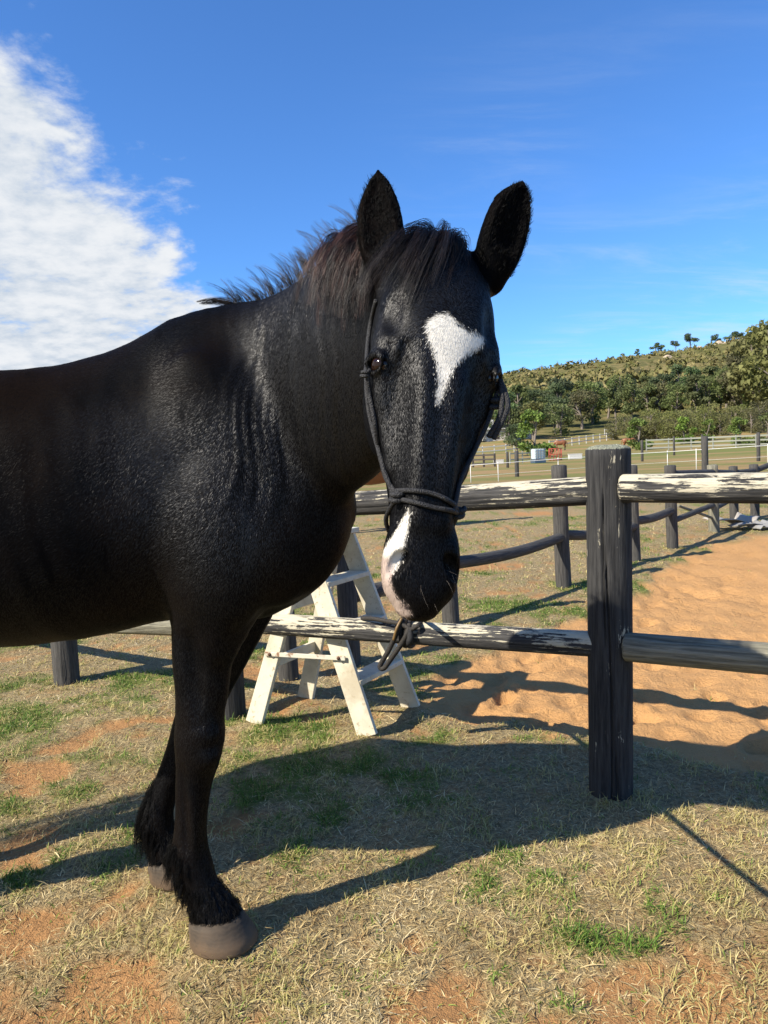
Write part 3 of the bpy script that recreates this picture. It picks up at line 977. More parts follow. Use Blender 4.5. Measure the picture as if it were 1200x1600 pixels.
# whiskers
w = (((tc - HO) @ h_a / HL) > 0.86) * (np.abs(tc - HO).max(1) < 0.8) * (tc[:, 1] < 1.42)
P, N = scatter(w, 80)
d0 = N + h_a * 0.7 + RNG.normal(0, 0.15, P.shape)
ch = grow(P, d0, RNG.uniform(0.02, 0.055, len(P)), 6, 0.08, collide=False)
V1, F1 = strands(None, ch, np.full(len(ch), 0.00017))
m = Mat('whisker'); m.set(Base_Color=(0.12, 0.10, 0.08, 1), Roughness=0.4)
link('whiskers', mesh_np('whiskers', V1, F1), m.m, horse)['kind'] = 'stuff'

# tail (hangs outside the picture)
nl = 26
rt = np.array([-1.87, HY, 1.36]) + RNG.normal(0, 0.022, (nl, 3))
lead = grow(rt, np.array([-0.7, 0, 0.1]) + RNG.normal(0, .1, (nl, 3)), RNG.uniform(0.7, 0.95, nl), 12, 0.5, off=0.01)
ch = clumps(lead, 16, 0.012, 1.2)
V1, F1 = strands(None, ch, np.full(len(ch), 0.0011))
link('tail', mesh_np('tail', V1, F1), M_MANE, horse)

# short lying coat
NH = 560000
hd = np.abs(tc - (HO + HM) / 2).max(1) < 0.42
w = np.where(tc[:, 0] > -1.2, 1.0, 0.02) * np.where(hd, 2.2, 1.0) * np.where(tc[:, 1] > HY + 0.12, 0.25, 1.0)
P, N = scatter(w, NH)
D = np.zeros_like(P); D[:] = (-0.75, 0, -0.55)
leg = sstep(-P[:, 2], -0.98, -0.85)[:, None]
D = D * (1 - leg) + np.array([-0.12, 0, -1.0]) * leg
nk = sstep(P[:, 0], -0.5, -0.2)[:, None] * (1 - leg)
D = D * (1 - nk) + np.array([-0.35, 0.25, -0.8]) * nk
hs, ht, hn = head_st(P)
hdm = (np.abs(P - (HO + HM) / 2).max(1) < 0.40) & (P[:, 1] < 1.44)
star_c = hp(0.235, 0.07, -0.012)
rad = P - star_c; rad = nrm(rad)
fl = np.exp(-(np.linalg.norm(P - star_c, axis=1) / 0.07) ** 2)[:, None]
D[hdm] = (h_a * (1 - fl) + rad * fl)[hdm]
D = D + RNG.normal(0, 0.13, D.shape) + 0.25 * np.sin(P * 23)[:, [1, 2, 0]]
D = nrm(D - N * (D * N).sum(1, keepdims=True))
L = RNG.uniform(0.004, 0.009, NH) * np.where(hdm, 0.75, 1.0)
W = RNG.uniform(0.00030, 0.00060, NH)
Sd = np.cross(D, N)
tilt = RNG.normal(0, 0.17, NH)[:, None]
Sd = nrm(Sd + N * tilt)
lift = RNG.uniform(0.04, 0.16, NH)[:, None]
Vc = np.empty((NH, 3, 3))
Vc[:, 0] = P - Sd * W[:, None]; Vc[:, 1] = P + Sd * W[:, None]; Vc[:, 2] = P + (D + N * lift) * L[:, None]
w1, w2, p1 = masks(P, 0.006)
cm = mesh_np('coat_hair', Vc.reshape(-1, 3), np.arange(NH * 3).reshape(-1, 3), smooth=False)
set_attr(cm, 'gloss', np.repeat(gloss(P), 3))
set_attr(cm, 'white', np.repeat((w1 | w2) & ~p1, 3)); set_attr(cm, 'pink', np.repeat(p1, 3))
co = link('coat_hair', cm, M_HAIR, horse)
co['kind'] = 'stuff'

# ------------------------------------------------------------------ ROPE HALTER
m = Mat('braided_rope')
P = m.coord('Object')
br = m.node('ShaderNodeTexVoronoi', {'Vector': P, 'Scale': 420}).outputs[0]
m.set(Base_Color=m.mix(m.step(br, 0.1, 0.6), (0.030, 0.029, 0.030), (0.008, 0.008, 0.009)), Roughness=0.7)
m.bump(br, 0.8, 0.002)
M_ROPE = m.m
halter = empty('rope_halter', tuple(HO))
tag(halter, 'thin black braided rope halter knotted around the black horse\'s face', 'halter')
def rope(name, pix, r=0.0042, guess=1.25, n=None, off=None, raw=None, mat=None, parent=None, sides=10):
    Q = np.array([skin(p[0], p[1], p[2] if len(p) > 2 else guess, r * 0.9 if off is None else off) for p in pix]) if raw is None else np.asarray(raw, float)
    n = n or max(12, len(Q) * 7)
    S = spline(Q, n)
    if raw is None:
        v = sdf(S); bad = v < r * 0.8
        if bad.any(): S[bad] += sdf_n(S[bad]) * (r * 0.8 - v[bad])[:, None]
    V, Fs = tube(S, r, sides)
    return link(name, mesh_np(name, V, Fs), mat or M_ROPE, parent or halter)

def knot(name, c, r=0.0045, size=0.010, turns=2.6, parent=None, mat=None, axis=None):
    """a ball of wound rope"""
    t = np.linspace(0, 1, 70); a = t * 2 * math.pi * turns
    A = nrm(np.array([0.3, -0.2, 1.0]) if axis is None else np.asarray(axis)); B = nrm(np.cross(A, [0.2, 1, 0.1])); C_ = np.cross(A, B)
    rr = size * (0.75 + 0.25 * np.cos(a * 0.5))
    S = np.asarray(c) + A * ((t - 0.5) * size * 2.0)[:, None] * np.cos(a * 0.37)[:, None] + B * (rr * np.cos(a))[:, None] + C_ * (rr * np.sin(a))[:, None]
    V, Fs = tube(S, r, 8)
    V2, F2 = tube(np.array([np.asarray(c) - A * size * .9, np.asarray(c), np.asarray(c) + A * size * .9]), [size * .5, size * .9, size * .5], 10)
    V, Fs = merge([(V, Fs), (V2, F2)])
    return link(name, mesh_np(name, V, Fs), mat or M_ROPE, parent or halter)
KL, KR = skin(602, 774, 1.22, 0.006), skin(712, 800, 1.20, 0.006)
EL = skin(575, 582, 1.34, 0.004)
rope('cheek_rope', [(575, 584, 1.34), (576, 615, 1.33), (583, 660, 1.30), (591, 720, 1.28), (600, 774, 1.24)])
rope('cheek_rope', [(577, 584, 1.34), (580, 615, 1.33), (589, 660, 1.30), (598, 720, 1.27), (604, 772, 1.23)])
rope('crown_rope', [(575, 582, 1.34), (577, 540, 1.37), (582, 505, 1.39), (590, 470, 1.41)])
rope('noseband', [(602, 770), (622, 767), (648, 767), (676, 772), (700, 783), (713, 797)])
rope('noseband', [(602, 777), (622, 779), (648, 785), (676, 793), (700, 797), (713, 801)])
def jaw(K, sg):
    sK, nK, lK = [float(v) for v in ((K - HO) @ h_a / HL, (K - HO) @ h_n, (K - HO) @ h_l)]
    Q = [K] + [hp(sK + ds, n_, l_) for ds, n_, l_ in ((0.045, -0.045, sg * 0.062), (0.085, -0.085, sg * 0.045), (0.10, -0.105, sg * 0.005))]
    return np.vstack([Q[:1], snap(np.array(Q[1:]), 0.006)])
rope('jaw_rope', None, raw=jaw(KL, 1)); rope('jaw_rope', None, raw=jaw(KR, -1))
rope('cheek_rope', [(713, 799, 1.22), (728, 752, 1.25), (745, 705, 1.28), (760, 662, 1.30), (772, 622, 1.31), (779, 590, 1.33)])
knot('nose_knot', KL); knot('nose_knot', KR)
knot('cheek_knot', EL, r=0.0035, size=0.0065)
KE = skin(774, 628, 1.31, 0.008); knot('cheek_knot', KE, size=0.012)
T0 = skin(781, 592, 1.33, 0.006)
for dx, ey in ((0.0, 686), (-8, 683)):
    e0 = at(771 + dx, ey, KE[1] - 0.02)
    rope('rope_tail', None, r=0.0048, raw=[T0, T0 * .6 + e0 * .4 + np.array([0.016 + dx * .0008, -.01, 0.0]), T0 * .3 + e0 * .7 + np.array([0.010, -.01, 0]), e0])
# ================================================================== GROUND
def terrain(x, y):
    z = np.interp(y, [-50, 60, 100, 115, 132, 150, 190, 240, 300, 400, 480, 560, 900], [0, 0, 0.35, 0.85, 2.1, 3.6, 8, 16, 27, 46, 52, 47, 10])
    ang = x / np.maximum(y, 30)
    k = np.interp(ang, [-1.2, -0.5, -0.1, 0.15, 0.25, 0.34, 0.45, 0.55, 0.8, 1.4], [0.5, 0.6, 0.74, 0.83, 0.93, 1.05, 1.10, 1.20, 1.30, 1.1])
    hill = sstep(y, 150, 420)
    z = z * (1 + (k - 1) * hill)
    z = z + hill * (fbm(x / 70, y / 70, 4, 5) - 0.5) * 9 * (1 - 0.5 * sstep(y, 400, 480))
    z = z + sstep(y, 30, 80) * (fbm(x / 30 + 3, y / 30, 3, 9) - 0.5) * 0.5
    # the paddocks climb slightly to the east
    z = z + sstep(y, 30, 110) * np.clip(x - 15, 0, 90) * 0.012
    return z

SAND_PIX = [(640, 1094), (720, 1128), (800, 1122), (860, 1142), (925, 1128), (1000, 1152), (1200, 1195), (1600, 1290), (1900, 1290), (1900, 822), (1300, 812),
            (1200, 828), (1110, 846), (1040, 880), (1000, 900), (930, 946), (860, 985), (780, 1010), (700, 1042)]
SAND = [tuple(gnd(*p)[:2]) for p in SAND_PIX]
def poly_dist(poly, x, y):
    """signed distance, positive inside"""
    d = np.full(x.shape, 1e9); n = len(poly)
    for i in range(n):
        a = np.array(poly[i]); b = np.array(poly[(i + 1) % n]); ab = b - a
        t = np.clip(((x - a[0]) * ab[0] + (y - a[1]) * ab[1]) / (ab @ ab + 1e-9), 0, 1)
        d = np.minimum(d, np.hypot(x - a[0] - t * ab[0], y - a[1] - t * ab[1]))
    return np.where(inside(poly, x, y), d, -d)
BARE = [(*gnd(30, 1320)[:2], 0.16), (*gnd(60, 1440)[:2], 0.19), (*gnd(170, 1420)[:2], 0.15), (*gnd(150, 1545)[:2], 0.20), (*gnd(20, 1570)[:2], 0.16),
        (*gnd(1000, 1570)[:2], 0.20), (*gnd(1130, 1590)[:2], 0.22), (*gnd(930, 1600)[:2], 0.15), (*gnd(640, 1455)[:2], 0.05), (*gnd(690, 1560)[:2], 0.10), (*gnd(880, 1590)[:2], 0.10), (*gnd(620, 1540)[:2], 0.06), (*gnd(250, 1560)[:2], 0.07),
        (*gnd(60, 1200)[:2], 0.15), (*gnd(200, 1385)[:2], 0.10), (*gnd(800, 720)[:2], 5.0), (*gnd(840, 800)[:2], 0.5), (*gnd(760, 880)[:2], 0.5)]
LUSH = [(*gnd(60, 1120)[:2], 0.30), (*gnd(200, 1095)[:2], 0.35), (*gnd(120, 1105)[:2], 0.25), (*gnd(665, 1030)[:2], 0.22), (*gnd(620, 1125)[:2], 0.14), (*gnd(700, 1140)[:2], 0.12), (*gnd(480, 1120)[:2], 0.12),
        (*gnd(860, 1140)[:2], 0.14), (*gnd(900, 1150)[:2], 0.12), (*gnd(360, 1120)[:2], 0.10), (*gnd(60, 1505)[:2], 0.08), (*gnd(160, 1470)[:2], 0.06), (*gnd(880, 955)[:2], 0.30), (*gnd(800, 990)[:2], 0.25), (*gnd(950, 905)[:2], 0.4), (*gnd(1040, 868)[:2], 0.5),
        (*gnd(60, 1530)[:2], 0.07), (*gnd(820, 1075)[:2], 0.10), (*gnd(30, 1370)[:2], 0.08), (*gnd(440, 1080)[:2], 0.15), (*gnd(1080, 1420)[:2], 0.10), (*gnd(1000, 1200)[:2], 0.14)]
def blobs(L, x, y):
    v = np.zeros(x.shape)
    for bx, by, r in L: v = np.maximum(v, np.exp(-((x - bx) ** 2 + (y - by) ** 2) / r ** 2))
    return v
def zones(x, y):
    wob = (fbm(x * 2.2, y * 2.2, 4, 3) - 0.5) * 0.55 + (fbm(x * 9, y * 9, 3, 4) - 0.5) * 0.22
    sd = np.where(y < 40, poly_dist(SAND, x, y), -50)
    sand = sstep(sd + wob * np.clip(y / 6, 0.45, 1.2) + (fbm(x * 30, y * 30, 2, 6) - .5) * 0.12, -0.04, 0.05)
    bare = np.clip(blobs(BARE, x, y) * 1.15 + (fbm(x * 2.0 + 9, y * 2.0, 4, 11) - 0.56) * 1.5 + (fbm(x * 9, y * 9, 3, 12) - .5) * 1.5, 0, 1)
    bare = sstep(bare, 0.20, 0.60)
    green = np.clip(blobs(LUSH, x, y) * 0.50 + (fbm(x * 2.1 + 40, y * 2.1, 4, 21) - 0.50) * 2.0 + (fbm(x * 9, y * 9, 3, 22) - .5) * 1.3, 0, 1)
    green = sstep(green, 0.04, 0.70)
    return sand, bare * (1 - sand), green * (1 - 0.75 * bare)

def axis(a0, a1, fine, grow_, far0, far1):
    core = np.arange(a0, a1, fine)
    out = [core]; s = fine; p = core[-1]; L = []
    while p < far1: s *= grow_; p += s; L.append(p)
    out.append(np.array(L)); s = fine; p = a0; L = []
    while p > far0: s *= grow_; p -= s; L.append(p)
    return np.concatenate([np.array(L[::-1])] + out)
ax_, ay_ = axis(-1.5, 2.6, 0.024, 1.055, -900, 900), axis(1.3, 4.6, 0.024, 1.045, -30, 150)
ay_ = np.concatenate([ay_[ay_ < 149], [150.0]])
X, Y = np.meshgrid(ax_, ay_, indexing='ij')
sand, bare, green = zones(X, Y)
Z = terrain(X, Y)
near = 1 - sstep(Y, 12, 30)
Z = Z + near * ((fbm(X * 1.1, Y * 1.1, 3, 31) - 0.5) * 0.05 + (fbm(X * 7, Y * 7, 3, 32) - 0.5) * 0.016)
foot = fbm(X * 4.2 + 2, Y * 4.2, 3, 33)
Z = Z + near * sand * ((foot - 0.5) * 0.065 + (fbm(X * 13, Y * 13, 2, 36) - .5) * 0.022 - 0.035 * sstep(fbm(X * 6 + 5, Y * 6, 2, 35), 0.62, 0.80) - 0.025)
pr = np.random.default_rng(12)
for _ in range(420):                                    # hoof prints in the sand
    cx, cy = pr.uniform(0.0, 5.5), 2.6 + 6.5 * pr.random() ** 1.3
    if poly_dist(SAND, np.array([cx]), np.array([cy]))[0] < 0.1: continue
    i0, i1 = np.searchsorted(ax_, (cx - .25, cx + .25)); j0, j1 = np.searchsorted(ay_, (cy - .25, cy + .25))
    q = np.hypot(X[i0:i1, j0:j1] - cx, Y[i0:i1, j0:j1] - cy) / pr.uniform(0.05, 0.075)
    Z[i0:i1, j0:j1] += pr.uniform(0.5, 1.0) * (-0.026 * np.exp(-q ** 4) + 0.012 * np.exp(-((q - 1.35) / 0.4) ** 2))
Z = Z - near * bare * 0.012
Z = Z - 0.022 * near
for fx_, fy_, fr_ in ((-0.465, 1.822, 0.16), (-0.66, 2.12, 0.16), (-1.64, 1.81, 0.16), (-1.54, 2.13, 0.16), *[(*gnd(*q)[:2], 0.12) for q in ((575, 1150), (640, 1108), (398, 1130), (474, 1092))]):
    k_ = np.exp(-((X - fx_) ** 2 + (Y - fy_) ** 2) / fr_ ** 2)          # trodden level under the feet
    Z = Z * (1 - k_) + 0.006 * k_
nx, ny = X.shape
i, j = np.meshgrid(np.arange(nx - 1), np.arange(ny - 1), indexing='ij')
Fg = np.stack([i * ny + j, (i + 1) * ny + j, (i + 1) * ny + j + 1, i * ny + j + 1], -1).reshape(-1, 4)
gm = mesh_np('ground', np.stack([X, Y, Z], -1).reshape(-1, 3), Fg)
for nme, a in (('sand', sand), ('bare', bare), ('green', green)): set_attr(gm, nme, a.ravel())
from_grid = (ax_, ay_, Z)
def ground_z(x, y):
    ix = np.clip(np.searchsorted(ax_, x) - 1, 0, len(ax_) - 2); iy = np.clip(np.searchsorted(ay_, y) - 1, 0, len(ay_) - 2)
    fx = (x - ax_[ix]) / (ax_[ix + 1] - ax_[ix]); fy = (y - ay_[iy]) / (ay_[iy + 1] - ay_[iy])
    return (Z[ix, iy] * (1 - fx) + Z[ix + 1, iy] * fx) * (1 - fy) + (Z[ix, iy + 1] * (1 - fx) + Z[ix + 1, iy + 1] * fx) * fy

m = Mat('paddock_ground')
P = m.coord('Object')
n1, n2, n3, n4 = m.noise(P, 55, 6, 0.65), m.noise(P, 9, 5, 0.6), m.noise(P, 260, 3, 0.6), m.noise(P, 1.1, 4, 0.6)
sandc = m.mix(n2, (0.41, 0.215, 0.082), (0.55, 0.315, 0.13))
sandc = m.mix(m.math('MULTIPLY', m.step(n3, 0.35, 0.7), 0.5), sandc, (0.64, 0.36, 0.15))
sandc = m.mix(m.math('MULTIPLY', m.step(n1, 0.62, 0.72), 0.45), sandc, (0.22, 0.105, 0.042))
soil = m.mix(n1, (0.28, 0.145, 0.058), (0.50, 0.27, 0.11))
thatch = m.mix(m.step(n1, 0.3, 0.7), (0.13, 0.10, 0.05), (0.40, 0.31, 0.16))
thatch = m.mix(m.math('MULTIPLY', m.step(n3, 0.45, 0.75), 0.6), thatch, (0.45, 0.36, 0.22))
thatch = m.mix(m.math('MULTIPLY', m.step(n2, 0.50, 0.72), 0.6), thatch, soil)
gr = m.mix(n1, (0.075, 0.095, 0.022), (0.22, 0.25, 0.065))
# far paddocks: worn brown and green strips
sepn = m.node('ShaderNodeSeparateXYZ', {0: P})
mp = m.node('ShaderNodeMapping', {0: P}); mp.inputs['Scale'].default_value = (0.022, 0.10, 1); mp.inputs['Rotation'].default_value = (0, 0, RAD(-8))
strip = m.noise(mp.outputs[0], 1.0, 5, 0.6, 0.6)
farc = m.ramp(strip, [(0.36, (0.115, 0.145, 0.030)), (0.45, (0.19, 0.165, 0.055)), (0.50, (0.31, 0.19, 0.09)), (0.56, (0.13, 0.15, 0.035)), (0.66, (0.28, 0.21, 0.10))])
farc = m.mix(0.25, farc, m.mix(m.noise(P, 2.2, 6, 0.7), (0.12, 0.11, 0.04), (0.36, 0.27, 0.13)))
c = m.mix(m.attr('green'), thatch, gr)
far = m.step(sepn.outputs[1], 15, 26)
c = m.mix(m.attr('bare'), c, soil)
c = m.mix(far, c, farc)
c = m.mix(m.attr('sand'), c, sandc)
m.set(Base_Color=c, Roughness=0.95)
m.b.inputs['Specular IOR Level'].default_value = 0.15
hh = m.math('ADD', m.math('MULTIPLY', n1, 0.8), m.math('MULTIPLY', n3, 0.4))
m.bump(m.math('ADD', m.math('ADD', hh, n2), m.math('MULTIPLY', m.noise(P, 24, 4, 0.6), 0.8)), 0.9, 0.022)
tag(link('ground', gm, m.m), kind='structure')

# ------------------------------------------------------------------ grass and straw
def blades(n, seed_mask, ymax, kind):
    r = RNG
    y = 1.38 * (ymax / 1.38) ** r.random(n)
    x = r.uniform(-0.62, 0.62, n) * (y + 0.4)
    s, b, g = zones(x, y)
    keep = r.random(n) < seed_mask(s, b, g, x, y)
    x, y, g, b = x[keep], y[keep], g[keep], b[keep]
    return x, y, g, b

def blade_mesh(name, x, y, L, W, ang, bend, tone, k=3):
    n = len(x); az = RNG.uniform(0, 2 * math.pi, n)
    h = np.stack([np.cos(az), np.sin(az), np.zeros(n)], 1); sd_ = np.stack([-np.sin(az), np.cos(az), RNG.normal(0, 0.3, n)], 1); sd_ = nrm(sd_)
    p = np.stack([x, y, ground_z(x, y) - 0.002], 1)
    a = ang.copy(); rows = []
    for i in range(k):
        w = W * (1 - i / (k - 1)) if i == k - 1 else W * (1 - 0.35 * i / (k - 1))
        if i == k - 1: rows.append(p[:, None])
        else: rows.append(np.stack([p - sd_ * w[:, None], p + sd_ * w[:, None]], 1))
        st = L / (k - 1)
        p = p + (h * np.cos(a)[:, None] + np.array([0, 0, 1.0]) * np.sin(a)[:, None]) * st[:, None]
        a = a - bend
        gz = ground_z(p[:, 0], p[:, 1]) + 0.001; p[:, 2] = np.maximum(p[:, 2], gz)
    V = np.concatenate(rows, 1); nv = V.shape[1]; b0 = (np.arange(n) * nv)[:, None]
    f4 = np.concatenate([b0 + np.array([[2 * i, 2 * i + 1, 2 * i + 3, 2 * i + 2]]) for i in range(k - 2)], 0)
    f3 = b0 + np.array([[2 * (k - 2), 2 * (k - 2) + 1, 2 * (k - 2) + 2]])
    me = mesh_np(name, V.reshape(-1, 3), [f3, f4], smooth=False)
    set_attr(me, 'tone', np.repeat(tone, nv))
    return me

def blade_mat(name, stops, trans):
    m = Mat(name)
    c = m.ramp(m.attr('tone'), stops)
    m.set(Base_Color=c, Roughness=0.6)
    m.b.inputs['Specular IOR Level'].default_value = 0.25
    out = m.n['Material Output']
    tr = m.node('ShaderNodeBsdfTranslucent', {0: c})
    mx = m.node('ShaderNodeMixShader', {0: trans, 1: m.b.outputs[0], 2: tr.outputs[0]})
    m.l.new(mx.outputs[0], out.inputs[0])
    return m.m
M_STRAW = blade_mat('dry_grass', [(0.0, (0.14, 0.085, 0.038)), (0.22, (0.31, 0.215, 0.09)), (0.55, (0.52, 0.395, 0.185)), (0.85, (0.66, 0.54, 0.30)), (1.0, (0.72, 0.64, 0.44))], 0.15)
M_GREEN = blade_mat('green_grass', [(0.0, (0.045, 0.095, 0.014)), (0.4, (0.12, 0.21, 0.030)), (0.75, (0.26, 0.33, 0.065)), (1.0, (0.46, 0.44, 0.15))], 0.3)

# straw lying about
x, y, g, b = blades(310000, lambda s, b, g, x, y: (1 - s) ** 3 * (0.80 - 0.68 * b) * (1 - 0.35 * g), 14, 0)
n = len(x); sc = np.clip(y / 3.2, 1, 3.0)
me = blade_mesh('straw', x, y, RNG.uniform(0.010, 0.042, n) * np.where(RNG.random(n) < .05, 2.0, 1), RNG.uniform(0.0007, 0.0018, n) * sc, np.abs(RNG.normal(0.12, 0.28, n)), RNG.uniform(0.0, 0.45, n),
                np.clip(RNG.beta(1.8, 2.0, n) * 0.85 + 0.55 * (fbm(x * 5, y * 5, 3, 71) - 0.5) + 0.3 * (fbm(x * 1.3, y * 1.3, 2, 72) - .45), 0, 1))
tag(link('dry_grass', me, M_STRAW), 'dry straw-coloured grass lying over the trampled paddock', 'dry grass', kind='stuff')
# living grass in tufts
x, y, g, b = blades(105000, lambda s, b, g, x, y: (g * 0.85 + 0.13 * sstep(fbm(x * 14, y * 14, 2, 73), 0.5, 0.7)) * (1 - s) ** 2 * (1 - 0.75 * b) + 0.0012, 16, 1)
per = 3
x = np.repeat(x, per) + RNG.normal(0, 0.007, len(x) * per) * np.clip(np.repeat(y, per) / 3, 1, 3); y = np.repeat(y, per) + RNG.normal(0, 0.007, len(y) * per) * np.clip(np.repeat(y, per) / 3, 1, 3); g = np.repeat(g, per)
n = len(x); sc = np.clip(y / 3.2, 1, 3.0)
me = blade_mesh('green_grass', x, y, RNG.uniform(0.012, 0.042, n) * (0.7 + 0.65 * g), RNG.uniform(0.0008, 0.0018, n) * sc, RNG.uniform(0.45, 1.45, n), RNG.uniform(0.1, 0.7, n),
                np.clip(RNG.beta(2.0, 2.0, n) * 0.9 + 0.35 * (0.5 - g), 0, 1), k=4)
tag(link('green_grass', me, M_GREEN), 'short green grass tufts scattered through the dry paddock', 'grass', kind='stuff')

# dry standing tufts
_pb = [gnd(963, 1240)[:2] + np.array([0.0, 0.065]), gnd(365, 1118)[:2], gnd(100, 1064)[:2] + np.array([0, 0.05]), gnd(881, 911)[:2], gnd(705, 972)[:2], gnd(1051, 853)[:2], np.array([-0.47, 1.82])]
x, y, g, b = blades(27000, lambda s, b, g, x, y: sstep(fbm(x * 8 + 3, y * 8, 3, 81), 0.50, 0.66) * (1 - s) ** 3 * (1 - 0.5 * b) + 0.0008, 12, 2)
for q in _pb:                                            # grass left standing round the posts
    a_ = RNG.uniform(0, 6.28, 34); r_ = RNG.uniform(0.085, 0.13, 34)
    x = np.append(x, q[0] + r_ * np.cos(a_)); y = np.append(y, q[1] + r_ * np.sin(a_))
per = 5
x = np.repeat(x, per) + RNG.normal(0, 0.010, len(x) * per); y = np.repeat(y, per) + RNG.normal(0, 0.010, len(y) * per)
n = len(x); sc = np.clip(y / 3.2, 1, 3.0)
me = blade_mesh('dry_tufts', x, y, RNG.uniform(0.015, 0.05, n), RNG.uniform(0.0007, 0.0015, n) * sc, RNG.uniform(0.35, 1.4, n), RNG.uniform(0.15, 0.8, n),
                np.clip(RNG.beta(2.0, 2.0, n) * 0.7 + 0.25, 0, 1), k=4)
M_TUFT = blade_mat('dry_tufts', [(0.0, (0.17, 0.15, 0.05)), (0.35, (0.32, 0.295, 0.09)), (0.7, (0.50, 0.42, 0.17)), (1.0, (0.64, 0.54, 0.29))], 0.25)
tag(link('dry_tufts', me, M_TUFT), 'upright yellowing grass tufts dotted over the trampled paddock', 'dry grass', kind='stuff')
# ================================================================== TIMBER
def timber_mat(name, flake, amount, worn=(0.075, 0.072, 0.068), black=(0.016, 0.016, 0.017), cream=(0.56, 0.51, 0.38), top=0.0, chip=0.35, lichen=False):
    """log painted black over cream, weathered; the log's own axis is local Z, local X is its upper side"""
    m = Mat(name)
    P = m.coord('Object')
    off = m.node('ShaderNodeVectorMath', {0: P, 1: m.node('ShaderNodeCombineXYZ', {0: m.math('MULTIPLY', m.rand(), 37.0), 1: m.math('MULTIPLY', m.rand(), 11.0), 2: m.math('MULTIPLY', m.rand(), 53.0)}).outputs[0]}, operation='ADD').outputs[0]
    def mapped(sc):
        q = m.node('ShaderNodeMapping', {0: off}); q.inputs['Scale'].default_value = sc
        return q.outputs[0]
    g1 = m.noise(mapped((1, 1, 0.055)), 95, 5, 0.65)
    g2 = m.noise(mapped((1, 1, 0.05)), 330, 4, 0.65)
    pt = m.noise(mapped((1, 1, 0.30)), 22, 8, 0.72, 0.3)
    pb = m.noise(mapped((1, 1, 0.5)), 5, 3, 0.5)
    wood = m.mix(m.step(g1, 0.30, 0.70), black, worn)
    wood = m.mix(m.math('MULTIPLY', m.step(g2, 0.55, 0.75), 0.45), wood, tuple(v * 2.0 for v in worn))
    up = m.node('ShaderNodeSeparateXYZ', {0: P}).outputs[0]
    f = m.math('ADD', m.math('ADD', pt, m.math('MULTIPLY', pb, 0.45)), m.math('MULTIPLY', up, top))
    f = m.math('ADD', f, m.math('MULTIPLY', m.math('SUBTRACT', g1, 0.5), chip))
    k = m.step(f, flake, flake + 0.035)
    k = m.math('MULTIPLY', k, amount)
    k = m.math('MULTIPLY', k, m.step(g2, 0.74, 0.58))
    gn = m.node('ShaderNodeNewGeometry').outputs['Normal']
    cap = m.step(m.math('ADD', m.node('ShaderNodeSeparateXYZ', {0: gn}).outputs[2], m.math('MULTIPLY', m.math('SUBTRACT', pt, 0.5), 0.6)), 0.55, 0.8) if lichen else 0.0
    c = m.mix(k, wood, m.mix(g2, cream, tuple(v * 0.74 for v in cream)))
    if lichen: c = m.mix(cap, c, m.mix(m.step(g2, .4, .6), (0.10, 0.105, 0.075), (0.30, 0.31, 0.23)))
    m.set(Base_Color=c, Roughness=0.82)
    m.b.inputs['Specular IOR Level'].default_value = 0.3
    h = m.math('ADD', m.math('MULTIPLY', g1, 1.0), m.math('ADD', m.math('MULTIPLY', g2, 0.35), m.math('MULTIPLY', k, 0.35)))
    m.bump(h, 0.75, 0.006)
    return m.m
M_POST = timber_mat('painted_post', 0.875, 0.85, worn=(0.046, 0.045, 0.044), black=(0.012, 0.012, 0.013), lichen=True)
M_RAIL = timber_mat('peeling_rail', 0.745, 0.95, top=2.6, chip=1.0)
M_RAILD = timber_mat('dark_rail', 0.98, 0.8, top=1.5)
M_GREY = timber_mat('grey_rail', 1.2, 0.0, worn=(0.24, 0.225, 0.165), black=(0.085, 0.08, 0.06))
M_FAR = timber_mat('far_post', 1.1, 0.5, worn=(0.085, 0.08, 0.072), black=(0.03, 0.029, 0.028))

